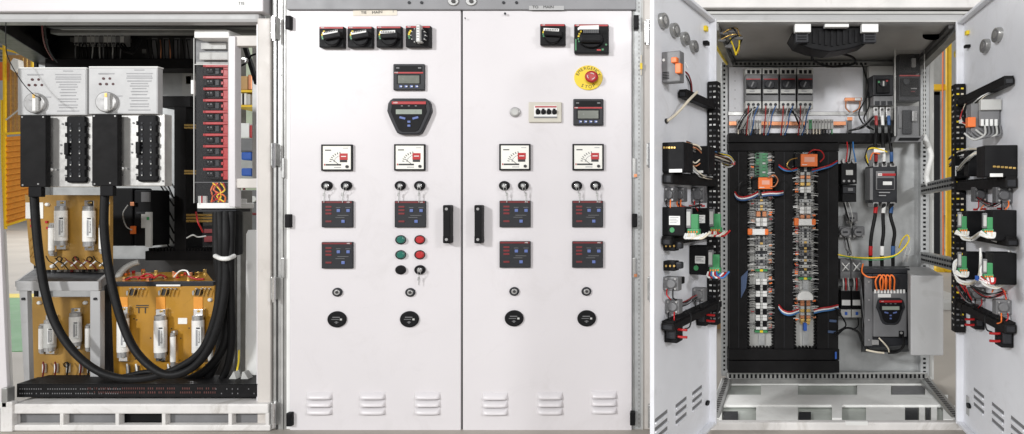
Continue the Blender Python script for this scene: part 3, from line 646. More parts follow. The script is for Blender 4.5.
def louver(du, dv, par):
    m = MB(); F = Scr(0)
    for i in range(3):
        v = 392.3+i*7.6+dv; u0, u1 = 306.5+du, 332.5+du
        pr = []                                                        # raised hood: rounded front, open underneath
        for (dy, c) in ((0, 0), (.8, 1.6), (2.2, 3.), (4, 4.2), (5.6, 4.6), (6., 4.2)): pr.append((v+dy, c))
        A = F.inv(u0, v)[0]; B = F.inv(u1, v)[0]
        rows = []
        for (y, c) in pr: rows.append([F.p(A+(B-A)*x+0, F.inv(u0, y)[1], c*(1-abs(2*x-1)**10)) for x in (0, .02, .05, .1, .25, .5, .75, .9, .95, .98, 1)])
        vr = [[m.bm.verts.new(W(p)) for p in r] for r in rows]; k = m.mi(white)
        for a in range(len(vr)-1):
            for b in range(10):
                f = m.bm.faces.new((vr[a][b], vr[a][b+1], vr[a+1][b+1], vr[a+1][b])); f.material_index = k; f.smooth = True
        m.sb(F, u0+1, v+5.4, u1-1, v+7, 0, .25, mgrey)  # grey strip paints the soft shadow under each hood
    m.build('louvre', par)
for du in (0, 53, 108): louver(du, 0, LDR)
for du, dv in ((175.5, .5), (230.5, 0), (284.5, -1)): louver(du, dv, RDR)
def hblk(m, u, v): m.sb(Scr(-5), u-2.6, v-6.8, u+2.6, v+6.8, -6, 0, black, 1)
for u, v in ((287.5, 22), (287, 221), (288.5, 420)): part('door_hinge', LDR, hblk, u, v)
for u, v in ((636, 21.5), (634.5, 220.5), (632.5, 419)): part('door_hinge', RDR, hblk, u, v)
def pin(m, u, v):
    m.sb(Scr(-2), u-2.6, v-13, u+2.6, v+10, -5, 0, steel, .8); m.cyl(Scr(-2), *Scr(-2).inv(u, v), 0.1, 0.1, 0, .1, steel, n=4)
    for k in (-8, 4): m.sc(Scr(-2), u, v+k, 1.5, 1.5, 0, 1, chrome, n=10)
    a = at(u+.8, v-13, -5); b = at(u+.8, v+12, -5); m.tube([a, b], 1.6, chrome, 10, raw=True)
for u, v in ((273, 29), (273, 156), (273, 290), (273, 416)): part('hinge', MC, pin, u, v)
def rst(m):
    m.sb(Scr(2), 632, -30, 641.5, 470, -30, 0, galv, .8)
    m.sb(Scr(3), 641.5, -30, 655.5, 470, -30, 0, beige, 1.2); m.sb(Scr(1), 641.3, -30, 643, 470, -4, 0, lgrey, .4)
    m.holes(Scr(2), 639, 3, 434, 4.2, 1.1, 1.8, galvd); m.sb(Scr(1.5), 633, -30, 634, 470, 0, .6, galvd)
part('right_strip', MC, rst)
for u, v in ((647, 33), (649, 156), (650, 290), (650.5, 418)): part('hinge', MC, pin, u, v)
for v in (168, 268): part('catch', MC, lambda m: (m.sb(Scr(0), 281, v-10, 284, v+10, -3, 0, steel, .5), m.sb(Scr(0), 632.5, v-10, 636, v+10, -3, 0, steel, .5), m.sb(Scr(0), 634, v+6, 637, v+9, -3, .5, copper)))
part('orange_tag', MC, lambda m: (m.sb(Scr(0), 640.6, 55, 641.8, 75, -1, 0, cream), m.sb(Scr(-1), 640, 63, 642.4, 69, -1, 0, yell)))
# handles
def handle(u, lab):
    t = thing('door_handle', lab, 'handle', at(u, 243, -2), 'black door handles')
    part('grip', t, lambda m: (m.sb(Scr(-11.5), u-3.6, 210, u+3.6, 238, -11, 0, black, 1.4),))
    for v0, v1 in ((205, 213), (235.5, 243.5)): part('foot', t, lambda m: (m.sb(Scr(-11), u-3.8, v0, u+3.8, v1, -11, 0, black, 1.4), m.sc(Scr(-11), u, (v0+v1)/2, 1.5, 1.4, 0, .5, silver, n=12)))
handle(446.3, 'black pull handle on the left white door near the seam'); handle(477.7, 'black pull handle on the right white door near the seam')

# tapes
m = MB(); m.sb(Scr(-.4), 353, 10.3, 397, 15.6, -.3, 0, tape, rot=-.6); m.text(Scr(-.8), 'TIE', 364, 12.8, 2.6, 0, ink); m.text(Scr(-.8), 'MAIN', 377.5, 12.5, 2.6, 0, ink, rot=-4); m.text(Scr(-.8), '1', 393.5, 11.5, 3, 0, inkg)
one('masking_tape_label', 'handwritten masking tape above the row of four rotary switches', 'tape label', m)
m = MB(); m.sb(Scr(-2.9), 529, 5.8, 564, 10, -.3, 0, greyp); m.text(Scr(-3.3), 'TO', 536, 8.1, 2.6, 0, ink); m.text(Scr(-3.3), 'MAIN', 549, 8, 2.6, 0, ink)
one('masking_tape_label', 'handwritten grey tape on the header above the right door', 'tape label', m)

# rotary switches
def rotary(u0, v0, u1, v1, lab, style=0, rot=-10, name='rotary_switch'):
    t = thing(name, lab, 'switch', at((u0+u1)/2, v1, 0), 'black rotary door switches')
    F = Scr(-6); uc, vc = (u0+u1)/2, (v0+v1)/2; w = u1-u0; h = v1-v0
    part('base', t, lambda m: m.sb(F, u0, v0, u1, v1, -6, 0, black, .9))
    part('red_strip', t, lambda m: (m.sb(F, u0+.6, v0+.5, u1-.6, v0+2.1, 0, .3, red), m.text(F, 'ABB', F.inv(u0+3.6, v0)[0], F.inv(u0, v0+1.3)[1], 1.1, .5, wht)))
    def mk(m):
        for k in range(5):
            an = math.radians(160+k*14)
            m.sb(F, uc+math.cos(an)*w*.37-.9, vc-1+math.sin(an)*h*.36-.8, uc+math.cos(an)*w*.37+.9, vc-1+math.sin(an)*h*.36+.8, 0, .3, greenc if k in (0, 1) else yell)
    part('position_mark', t, mk)
    if style == 0:
        hd = part('handle', t, lambda m: (m.sc(F, uc, vc+1, w*.33, h*.36, 0, 4, black, n=28, rnd=1), m.sb(Scr(-14), uc-w*.36, vc-h*.24, uc+w*.36, vc+h*.06, -8, 0, black, 1, rot)))
        part('handle_label', hd, lambda m: (m.sb(Scr(-14.2), uc-w*.36, vc-h*.29, uc+w*.26, vc-h*.16, -.5, 0, wht, .1, rot), [m.sb(Scr(-14.6), uc-w*.3+k*1.7, vc-h*.25-k*.3*(rot<-5), uc-w*.3+k*1.7+.9, vc-h*.19-k*.3*(rot<-5), 0, .2, ink) for k in range(8)]))
    elif style == 1:
        hd = part('handle', t, lambda m: (m.sc(F, uc, vc-1, w*.3, h*.36, 0, 4, dgrey, n=28, rnd=1), m.sb(Scr(-14), uc-w*.08, v0-1.4, uc+w*.08, vc+h*.26, -8, 0, lgrey, .5)))
        part('handle_label', hd, lambda m: (m.sb(Scr(-14.2), uc-w*.05, v0-.6, uc+w*.05, vc+h*.2, -.4, 0, wht, .1), [m.sb(Scr(-14.6), uc-w*.05, v0+1+i*2.6, uc+w*.03, v0+1.8+i*2.6, 0, .2, inkg) for i in range(5)]))
        part('dial_ring', hd, lambda m: [m.sb(F, uc+math.cos(a)*w*.29-.5, vc-1+math.sin(a)*h*.35-.5, uc+math.cos(a)*w*.29+.5, vc-1+math.sin(a)*h*.35+.5, 0, 4.4, lgrey) for a in (math.radians(x) for x in range(0, 360, 30))])
    else:
        hd = part('handle', t, lambda m: (m.sc(F, uc, vc, w*.36, h*.3, 0, 4, black, n=28, rnd=1), m.sb(Scr(-15), uc-w*.34, vc-h*.2, uc+w*.3, vc+h*.12, -9, 0, black, 2)))
        part('handle_label', hd, lambda m: (m.poly(Scr(-15.2), [(uc+a*w, vc+b*h) for a, b in ((-.34, -.22), (-.26, -.3), (.26, -.32), (.26, -.18), (-.28, -.18), (-.33, -.15))], -.4, 0, wht), [m.sb(Scr(-15.6), uc-w*.22+i*2, vc-h*.3, uc-w*.22+i*2+.6, vc-h*.2, 0, .2, inkg) for i in range(8)]))
        part('printed_marks', t, lambda m: (m.sb(F, u0+1.2, v0+15, u0+2.4, v1-3, 0, .3, greenc), m.text(F, 'TEST', F.inv(uc+w*.2, 0)[0], F.inv(0, vc+h*.22)[1], 1.6, .4, greenc), m.sc(F, uc+w*.43, vc+h*.2, 1.1, 1, 0, .3, greenc, n=10), m.sb(F, uc+w*.16, vc+h*.36, uc+w*.28, vc+h*.41, 0, .3, red), m.sb(F, uc+w*.3, vc+h*.34, uc+w*.36, vc+h*.4, 0, .3, greenc)))
    return t
rotary(319, 26.4, 343.5, 47.4, 'leftmost black rotary switch in the row of four, handle tilted', 0, -11)
rotary(347.5, 26.3, 372, 47.4, 'second black rotary switch in the row of four, handle tilted', 0, -10)
rotary(376.3, 26, 401, 47.2, 'third black rotary switch in the row of four, handle level', 0, -3)
rotary(405.6, 25.6, 430.3, 47, 'rotary switch with upright handle at the right end of the four', 1)
rotary(540, 23.8, 565, 45, 'small rotary switch alone at the top of the right door', 0, 3)
rotary(574, 24, 608.5, 53.3, 'large square rotary switch with green marks at the upper right corner', 2)

# power meters
def pmeter(u0, v0, u1, v1, lab):
    t = thing('power_meter', lab, 'meter', at((u0+u1)/2, v1), 'dark power meters with small screens')
    F = Scr(-3.5); w, h = u1-u0, v1-v0
    part('case', t, lambda m: m.sb(F, u0, v0, u1, v1, -3.5, 0, dgrey, 1.1))
    part('top_window', t, lambda m: (m.sb(F, u0+w*.07, v0+h*.08, u1-w*.07, v0+h*.29, 0, .3, black, .2), m.sb(F, u0+w*.1, v0+h*.13, u0+w*.2, v0+h*.18, .3, .5, mgrey), m.sb(F, u1-w*.2, v0+h*.13, u1-w*.1, v0+h*.18, .3, .5, mgrey)))
    part('red_strip', t, lambda m: (m.sb(F, u0+w*.04, v0+h*.31, u1-w*.04, v0+h*.365, 0, .5, red, .1), m.text(F, 'ABB', F.inv(u0+w*.11, 0)[0], F.inv(0, v0+h*.338)[1], 1.2, .7, wht)))
    part('screen', t, lambda m: (m.sb(F, u0+w*.12, v0+h*.4, u1-w*.12, v0+h*.77, 0, .2, black), m.sb(F, u0+w*.16, v0+h*.44, u1-w*.16, v0+h*.74, .2, .4, lcd)))
    for i, s_ in enumerate(('P', 'A', 'V', 'M')):
        part('button', t, lambda m: (m.sb(F, u0+w*(.2+i*.17), v0+h*.81, u0+w*(.29+i*.17), v0+h*.9, 0, .6, blue, .2), m.sb(F, u0+w*(.235+i*.17), v0+h*.84, u0+w*(.29+i*.17), v0+h*.87, .6, .8, wht)))
pmeter(393, 63.8, 424.3, 90.2, 'dark power meter on the left door above the trapezoid keypad')
pmeter(573, 98.8, 603.3, 125.4, 'dark power meter on the right door beneath the emergency stop')

# keypad
def trap(F, uc, v0, v1, w0, w1, w2):
    h = v1-v0; pts = [(uc-w1, v0+2), (uc-w0+1, v0+5), (uc-w0, v0+h*.35), (uc-w0+2, v0+h*.5), (uc-w2-2, v1-5), (uc-w2, v1-1.5), (uc-w2+3, v1)]
    pts = [(uc-w1+3, v0)]+pts+[(2*uc-a, b) for a, b in reversed(pts)]+[(uc+w1-3, v0)]
    return [F.inv(a, b) for a, b in pts]
def keypad(F0, uc, v0, v1, sx, lab, t=None, F1=None):
    t = t or thing('operator_keypad', lab, 'keypad', at(uc, v1))
    h = v1-v0; f = F1 or Frame(F0.o-V3(0, 0, 6), F0.ea, F0.eb, F0.ec)
    kp = part('keypad_case', t, lambda m: m.poly(f, trap(f, uc, v0, v1, 22*sx, 19*sx, 12*sx), -6, 0, dgrey, 1.5))
    part('keypad_face', kp, lambda m: m.poly(f, trap(f, uc, v0+h*.08, v1-h*.07, 18*sx, 17.5*sx, 9.5*sx), 0, .4, black, .3))
    part('red_strip', kp, lambda m: (m.sb(f, uc-17*sx, v0+h*.09, uc+17*sx, v0+h*.165, .4, .7, red), m.text(f, 'ABB', f.inv(uc-13*sx, 0)[0], f.inv(0, v0+h*.128)[1], 1.5*sx, .9, wht)))
    part('screen', kp, lambda m: m.sb(f, uc-13*sx, v0+h*.31, uc+13*sx, v0+h*.44, .4, .7, lcd2))
    part('indicators', kp, lambda m: [m.sb(f, uc+x*sx-1, v0+h*.2, uc+x*sx+1, v0+h*.225, .4, .6, mgrey) for x in (-7, 0, 7)])
    for du, dv, w in ((-6.5, .545, 3), (6.5, .545, 3), (0, .65, 1.5), (0, .76, 1.5)):
        part('button', kp, lambda m: m.sb(f, uc+(du-w)*sx, v0+h*dv-1.1*sx, uc+(du+w)*sx, v0+h*dv+1.1*sx, .4, 1.1, blue, .3, rot=(14 if du < 0 else -14 if du > 0 else 0)))
    return t
keypad(Scr(0), 408.8, 98.2, 134.3, 1, 'trapezoid operator keypad with blue buttons on the left door')

# small breaker box, lamp, e-stop
t = thing('miniature_breaker_box', 'beige framed box of four black breaker toggles on the right door', 'breaker box', at(545, 122))
F = Scr(-2.5)
part('frame', t, lambda m: m.sb(F, 528.4, 102, 561.5, 122.4, -2.5, 0, pm('beige_frame', (.60, .57, .49), .5), .9))
part('window', t, lambda m: (m.sb(F, 534, 105.5, 557, 118, 0, .4, wht, .2), m.sb(F, 534, 116.5, 557, 118, .4, .7, mgrey), m.sb(F, 535, 106.1, 556.5, 107.5, .4, .6, red)))
for i in range(4): part('toggle', t, lambda m: (m.sb(Scr(-5), 535.4+i*5.5, 109.6, 540.2+i*5.5, 113.8, -2.5, 0, black, 1.2), m.sb(Scr(-3), 536.4+i*5.5, 108.6, 539+i*5.5, 114.6, -.3, 0, black)))
t = thing('signal_lamp', 'small round grey signal lamp left of the breaker box', 'lamp', at(515, 118))
part('bezel', t, lambda m: m.sc(Scr(-2), 514.8, 112, 5.4, 5, -2, 0, silver, n=26, rnd=.8)); part('lens', t, lambda m: m.sc(Scr(-4), 514.8, 112, 4, 3.7, -2, 0, lgrey, n=24, rnd=1.2))
t = thing('emergency_stop_button', 'red emergency stop button on a yellow disc', 'emergency button', at(588, 90))
F = Scr(-1.5)
part('disc', t, lambda m: m.sc(F, 588.3, 77.6, 14.2, 12.3, -1.5, 0, yell, n=48, rnd=.3))
def et(m):
    for i, ch_ in enumerate('EMERGENCY'):
        a = math.radians(-160+i*(140/8)); m.text(F, ch_, *F.inv(588.3+11.3*math.cos(a), 77.6+9.6*math.sin(a), .2), 3.2, .2, ink, rot=math.degrees(a)+90, xs=1)
    for i, ch_ in enumerate('STOP'):
        a = math.radians(122-i*21); m.text(F, ch_, *F.inv(588.3+11*math.cos(a), 77.6+9.4*math.sin(a), .2), 3.3, .2, ink, rot=math.degrees(a)-90, xs=1)
part('lettering', t, et)
b = part('push_button', t, lambda m: (m.sc(Scr(-5), 589.8, 77, 4, 3.6, -4, 0, dred, n=24), m.sc(Scr(-10), 591.2, 76.2, 6.6, 5.8, -5, 0, red, n=32, rnd=1.8)))
part('arrows', b, lambda m: [m.tube([Scr(-10.2).p(*Scr(-10.2).inv(591.2+3.6*math.cos(x), 76.2+3.1*math.sin(x)), 0) for x in (math.radians(k0+j*12) for j in range(6))], .35, wht, 6, raw=True) for k0 in (20, 140, 260)])

# analog meters
def ameter(u0, v0, lab):
    u1, v1 = u0+31.2, v0+26.4; t = thing('analog_meter', lab, 'meter', at(u0+15, v1), 'square analog meters'); F = Scr(-3)
    part('frame', t, lambda m: (m.sb(F, u0, v0, u1, v1, -3, -.8, black, .6), m.sb(F, u0, v0, u1, v0+1.5, -.8, 0, black, .3), m.sb(F, u0, v1-1.5, u1, v1, -.8, 0, black, .3), m.sb(F, u0, v0+1.4, u0+1.5, v1-1.4, -.8, 0, black, .3), m.sb(F, u1-1.5, v0+1.4, u1, v1-1.4, -.8, 0, black, .3)))
    dl = part('dial', t, lambda m: (m.sb(F, u0+1.4, v0+1.4, u1-1.4, v1-1.4, -1, -.5, dial),))
    def sc_(m):
        for k in range(7):
            a = math.radians(186+k*12); cx, cy = u0+21.5, v0+18
            m.sb(F, cx+12.3*math.cos(a)-1, cy+9.8*math.sin(a)-.35, cx+12.3*math.cos(a)+1, cy+9.8*math.sin(a)+.35, -.5, -.3, ink, rot=math.degrees(a))
            m.sb(F, cx+8.6*math.cos(a)-.5, cy+7*math.sin(a)-.4, cx+8.6*math.cos(a)+.5, cy+7*math.sin(a)+.4, -.5, -.3, inkg)
        m.sb(F, u0+4, v0+5.3, u0+10, v0+6.3, -.5, -.3, ink); m.sb(F, u0+22, v0+3.4, u0+27, v0+4, -.5, -.3, inkg)
        m.sb(F, u0+4.5, v0+19.6, u0+20, v0+21.2, -.5, -.3, ink); m.sb(F, u0+13, v0+22.6, u0+20, v0+23.4, -.5, -.3, inkg); m.sb(F, u0+3, v0+19.4, u0+4, v0+21.2, -.5, -.3, red)
    part('scale', dl, sc_)
    part('needle', dl, lambda m: m.sb(F, u0+10, v0+17.6, u0+19.5, v0+18, -.3, 0, ink, rot=38))
    part('red_plate', t, lambda m: (m.sb(F, u0+18.5, v0+9, u0+26.5, v0+15.4, -.5, -.2, redb), m.sb(F, u0+18.8, v0+15.4, u0+26, v0+17.8, -.5, -.2, ink), m.sb(F, u0+20, v0+11.6, u0+25, v0+12.4, -.2, 0, wht)))
    part('adjusting_screw', t, lambda m: m.sc(F, u0+25.8, v0+22.2, 1.6, 1.5, -.5, .3, ink, n=14))
    return t
a0 = ameter(321, 144.4, 'analog meter with red plate, leftmost of four across the doors')
dup(a0, 72.6, -.3, 'analog meter with red plate, beneath the trapezoid keypad'); dup(a0, 177.4, -.5, 'analog meter with red plate, first one on the right door'); dup(a0, 250.4, -.5, 'analog meter with red plate, rightmost of four across the doors')

# key locks
def keylock(u, v, lab, kx=-2, kl=19):
    t = thing('key_switch', lab, 'key switch', at(u, v+5), 'key switches under the analog meters')
    part('bezel', t, lambda m: m.sc(Scr(-3), u, v, 5.4, 4.7, -3, 0, black, n=26, rnd=.9))
    part('barrel', t, lambda m: (m.sc(Scr(-5), u, v, 2.6, 2.4, -2, 0, chrome, n=18, rnd=.4), m.sb(Scr(-5.2), u-.5, v-1.7, u+.5, v+1.7, 0, .3, ink)))
    k = part('key', t, lambda m: (m.sb(Scr(-7.5), u-1.4, v-1.3, u+1.4, v+1.5, -.5, 0, steel, .3, 20), m.sb(Scr(-7), u-.5, v-.7, u+.5, v+.7, -2, 0, steel)))
    part('key_ring', k, lambda m: m.ring(Scr(-6.5), *Scr(-6.5).inv(u+kx*.3, v+3), 1.4, 2., 0, .22, steel, 16, 5))
    part('spare_key', k, lambda m: (m.wire([(u+kx*.4, v+4.5, -6.5), (u+kx*.7, v+8, -5)], .3, steel), m.sb(Scr(-4.6), u+kx-1.2, v+7, u+kx+.8, v+10.6, -.4, 0, steel, .4, 5), m.sb(Scr(-4.6), u+kx-.5, v+10.4, u+kx+.4, v+kl-2, -.4, 0, steel, .2, 3)))
    return t
names = ('left key switch under the leftmost analog meter', 'right key switch under the leftmost analog meter', 'left key switch under the meter beneath the keypad', 'right key switch under the meter beneath the keypad', 'left key switch under the first meter of the right door', 'right key switch under the first meter of the right door', 'left key switch under the rightmost analog meter', 'right key switch under the rightmost analog meter')
for (u, kx), l in zip(((326, -2), (345.6, -3), (399.6, -1), (419, 0), (504, 3), (523, 3), (576.6, 3), (595.4, 2)), names): keylock(u, 185.6, l, kx)

# relay panels
def relay(u0, v0, lab):
    u1, v1 = u0+31, v0+26.6; t = thing('protection_relay', lab, 'relay', at(u0+15, v1), 'dark protection relays with blue buttons'); F = Scr(-3.2)
    part('case', t, lambda m: m.sb(F, u0, v0, u1, v1, -3.2, 0, dgrey, .8))
    part('red_strip', t, lambda m: (m.sb(F, u0+.8, v0+.6, u1-.8, v0+2.2, 0, .3, dred), m.text(F, 'ABB', F.inv(u0+27, 0)[0], F.inv(0, v0+1.4)[1], 1.1, .45, wht)))
    for y in (6, 9.4, 12.8, 20.6): part('indicator', t, lambda m: m.sb(F, u0+4, v0+y-.9, u0+10, v0+y+.9, 0, .35, dred, .1))
    for x, y in ((16.8, 9.8), (26.5, 9.8), (21.5, 20.6)): part('button', t, lambda m: m.sb(F, u0+x-1.7, v0+y-1.5, u0+x+1.7, v0+y+1.5, 0, .8, blue, .4))
    part('printed_lines', t, lambda m: (m.sb(F, u0+14, v0+16.4, u0+23, v0+16.8, 0, .25, mgrey), m.sb(F, u0+16, v0+14.4, u0+27, v0+14.8, 0, .25, mgrey), m.sb(F, u0+14.5, v0+6.6, u0+19, v0+7, 0, .25, mgrey), m.sb(F, u0+24, v0+6.6, u0+29, v0+7, 0, .25, mgrey)))
    return t
r0 = relay(321.4, 200.8, 'dark relay with blue buttons, upper left one of the left door')
for du, dv, l in ((72.6, 0, 'dark relay with blue buttons, directly above the green and red buttons'), (177, -.2, 'dark relay with blue buttons, upper one nearest the right handle'), (249.3, -.2, 'dark relay with blue buttons, upper one near the right hinge edge'), (0, 41, 'dark relay with blue buttons, lower left one of the left door'), (177, 40.2, 'dark relay with blue buttons, lower one nearest the right handle'), (249.3, 40.2, 'dark relay with blue buttons, lower one near the right hinge edge')): dup(r0, du, dv, l)

# push buttons
def pbut(u, v, mm, lab):
    t = thing('push_button_switch', lab, 'push button', at(u, v+5), 'round push buttons on the left door')
    part('bezel', t, lambda m: m.sc(Scr(-2), u, v, 5.3, 4.6, -2, 0, black, n=26, rnd=.7)); part('cap', t, lambda m: m.sc(Scr(-4.5), u, v, 4.2, 3.7, -2.5, 0, mm, n=24, rnd=1.2)); return t
g0 = pbut(400.2, 239.8, green, 'upper green push button under the relay'); dup(g0, 0, 15, 'lower green push button, above the black one')
q0 = pbut(419.3, 239.8, red, 'upper red push button under the relay'); dup(q0, 0, 15, 'lower red push button, above the key switch')
pbut(400.2, 270, black, 'black push button under the green ones')
keylock(419.3, 270, 'key switch under the red push buttons', -.5, 17)
def clock(u, v, lab):
    t = thing('cam_lock', lab, 'lock', at(u, v+4), 'small round door locks')
    part('ring', t, lambda m: m.sc(Scr(-2.5), u, v, 4.9, 4.4, -2.5, 0, dgrey, n=26, rnd=1)); part('core', t, lambda m: (m.sc(Scr(-3.4), u, v, 3, 2.7, -1, 0, silver, n=20, rnd=.4), m.sc(Scr(-3.6), u, v, 1.5, 1.4, 0, .3, ink, n=12))); return t
c0 = clock(336.6, 292.4, 'small round lock, leftmost of four above the black discs')
for du, dv, l in ((72.8, .2, 'small round lock under the push button group'), (176.6, -.8, 'small round lock, first one on the right door'), (248.6, -.8, 'small round lock, rightmost of four above the black discs')): dup(c0, du, dv, l)
def disc(u, v, lab):
    t = thing('pressure_gauge_plug', lab, 'round plug', at(u, v+8), 'black round plugs on the doors'); F = Scr(-2.5)
    part('disc', t, lambda m: m.sc(F, u, v, 9.4, 8.1, -2.5, 0, black, n=36, rnd=1.1))
    part('printed_marks', t, lambda m: (m.sb(F, u-4, v-2.7, u+3.4, v-1.8, 0, .2, mgrey), m.sb(F, u-5, v-.4, u+2.4, v+.2, 0, .2, mgrey), m.sb(F, u+3.5, v-1, u+5.6, v+.8, 0, .2, lgrey), m.sb(F, u-.8, v+1.8, u+.8, v+4, 0, .2, mgrey), m.sb(F, u-2, v+2.4, u+2, v+3, 0, .2, mgrey))); return t
p0 = disc(336.3, 319.6, 'black round plug with faint marks, leftmost of four')
for du, dv, l in ((72.3, -.1, 'black round plug with faint marks, right one of the left door'), (176.8, -1, 'black round plug with faint marks, left one of the right door'), (249.2, -1, 'black round plug with faint marks, rightmost of four')): dup(p0, du, dv, l)



# ================================================================ RIGHT CABINET
RC = thing('open_control_cabinet', 'open right cabinet with terminal strips and both doors swung out', 'cabinet', at(838, 432))
part('top_beam', RC, lambda m: (m.sb(Scr(4), 656, -40, 1075, 7.6, -20, 0, offw, 1), m.sb(Scr(10), 700, 11, 1000, 14.2, -14, 0, lgrey, 1), m.sb(Scr(12), 706, 7, 1000, 11.5, -8, 0, dsteel), m.sb(Scr(6), 708, 14, 965, 23.5, -12, 0, greyp, 2.5)))
CD = 160
part('roof_panel', RC, lambda m: m.hexa([at(705, 22, 4), at(970, 22, 4), at(924, 61, CD), at(726, 61, CD), at(705, 20, 4), at(970, 20, 4), at(924, 58, CD), at(726, 58, CD)], pm('roof_sheet', (.42, .415, .40), .4, .2, var=.12, scale=6)))
part('back_panel', RC, lambda m: m.sb(Scr(CD), 727, 58, 922, 375, -4, 0, galv))
def prail(m, p, q, w=9, h=9, n=22):
    m.beam(p, q, w, h, galvd, .6)
    for i in range(n):
        c = p.lerp(q, (i+.5)/n); m.beam(c+V3(0, h*.18, -h*.5-.2), c+V3(0, -h*.18, -h*.5-.2), 2.2, 1.2, black)
part('roof_rail', RC, lambda m: (m.beam(at(714, 27, 6), at(730, 65, CD-4), 9, 8, galvd, .6), m.beam(at(716, 24, 6), at(734, 62, CD-6), 4, 4, dsteel)))
part('roof_rail', RC, lambda m: (m.beam(at(960, 27, 6), at(921, 66, CD-4), 9, 8, galvd, .6), m.beam(at(951, 26, 10), at(917, 62, CD-6), 5, 5, dsteel)))
def fr(m, u0, u1, v0, v1, d=CD-8):
    m.sb(Scr(d), u0, v0, u1, v1, -10, 0, galv, .8)
    m.holes(Scr(d), (u0+u1)/2-.5, v0+4, v1-3, 4.4, (u1-u0)*.3, 2.1, black)
part('rear_post', RC, fr, 721.5, 728, 62, 376); part('rear_post', RC, lambda m: (fr(m, 920.5, 929.5, 60, 376), m.sb(Scr(CD-2), 929.5, 58, 934, 380, -8, 0, lgrey, .6)))
def br_(m):
    m.sb(Scr(150), 726, 372.5, 927, 383.5, -8, 0, steel, .8)
    for i in range(46): m.sb(Scr(150), 729+i*4.3, 374.2, 731.2+i*4.3, 378.2, 0, .2, black)
    m.sb(Scr(149), 727, 379.2, 926, 383.4, 0, .5, galvd)
part('rear_rail', RC, br_)
def tr_(m):
    m.sb(Scr(CD-10), 728, 61.5, 924, 66, -8, 0, galvd, .6)
    for i in range(32): m.sb(Scr(CD-10), 731+i*4.3, 62.6, 733.3+i*4.3, 65, 0, .2, black)
part('upper_rail', RC, tr_)
def sr_(m, p, q):
    m.beam(p, q, 13, 8, steel, .8)
    for i in range(24):
        c = p.lerp(q, (i+.5)/24); m.beam(c+V3(-2.5, -4.2, 0), c+V3(2.5, -4.2, 0), 2.2, 1, dsteel)
part('floor_rail', RC, sr_, at(711, 428, 6), at(727, 381, CD-6)); part('floor_rail', RC, sr_, at(963, 428, 6), at(925, 381, CD-6))
def srl(m, p, q, n):
    m.beam(p, q, 8, 13, steel, .8)
    for i in range(n):
        c = p.lerp(q, (i+.5)/n); e = (q-p).normalized()
        for dy in (-3, 2.5): m.beam(c+V3(-4.3, dy, -1.6)-e*2.2, c+V3(-4.3, dy, -1.6)+e*2.2, 1.2, 2.4, black if dy > 0 else dgrey)
part('side_rail', RC, srl, at(924, 189, 150), at(958, 182, 30), 14)
part('side_rail', RC, srl, at(924, 257, 150), at(958, 265, 30), 14)
dark_under = pm('green_grey_under_plate', (.50, .53, .49), .5, .0, var=.12, grime=.2)
def pb(m, u0, u1, d0, d1, y0=423, y1=428, mm=None):
    def X(u, d): return VX+(u-VX)*(D+d)/D
    c0 = (d0+d1)/2; mm = mm or dustp
    m.hexa([V3(X(u0, d0), y0, d0), V3(X(u1, d0), y0, d0), V3(X(u1, d0), y1, d0), V3(X(u0, d0), y1, d0), V3(X(u0, d1), y0, d1), V3(X(u1, d1), y0, d1), V3(X(u1, d1), y1, d1), V3(X(u0, d1), y1, d1)], mm, .4)
part('floor_tray', RC, lambda m: m.hexa([at(708, 429, 3), at(966, 429, 3), at(928, 384.5, 154), at(724, 384.5, 154), at(708, 430, 3), at(966, 430, 3), at(928, 386, 154), at(724, 386, 154)], dark_under))
def ffr(m):
    pb(m, 727, 927, 146, 154, 426); pb(m, 715, 948, 63, 100, 425)
    for u0, u1 in ((761, 798), (857, 891)): pb(m, u0, u1, 100.2, 145.8, 426.5)
    pb(m, 722, 728, 100.2, 145.8, 426); pb(m, 925, 935, 100.2, 145.8, 426)
    pb(m, 713, 722, 18, 62.8, 425.5); pb(m, 943, 955, 18, 62.8, 425.5); pb(m, 832, 842, 18, 62.8, 424)
part('floor_frame', RC, ffr)
for a_ in ((756, 798), (866, 905), (919, 925), (931, 937)): part('floor_plate', RC, lambda m: pb(m, a_[0], a_[1], 18, 62.5, 427))
for a_ in ((723, 738, 20, 50), (799, 811, 20, 48), (905, 918, 20, 62), (926, 930, 20, 62), (892, 924, 102, 144)): part('dark_opening', RC, lambda m: pb(m, *a_, 427.6, 428.4, mgrey if a_[0] == 892 else dgrey))
part('front_sill', RC, lambda m: (m.sb(Scr(0), 706, 422.5, 966, 431.5, -8, 0, offw, 1), m.sb(Scr(-.6), 846, 421.5, 868, 425.5, -3, 0, wht, .3)))
def fs2(m):
    m.sb(Scr(8), 700, 431.5, 970, 450, -10, 0, greyp)
    for i in range(60): m.sb(Scr(8), 704+i*4.4, 432.5, 706.2+i*4.4, 434.5, 0, .2, dsteel)
part('lower_sill', RC, fs2)
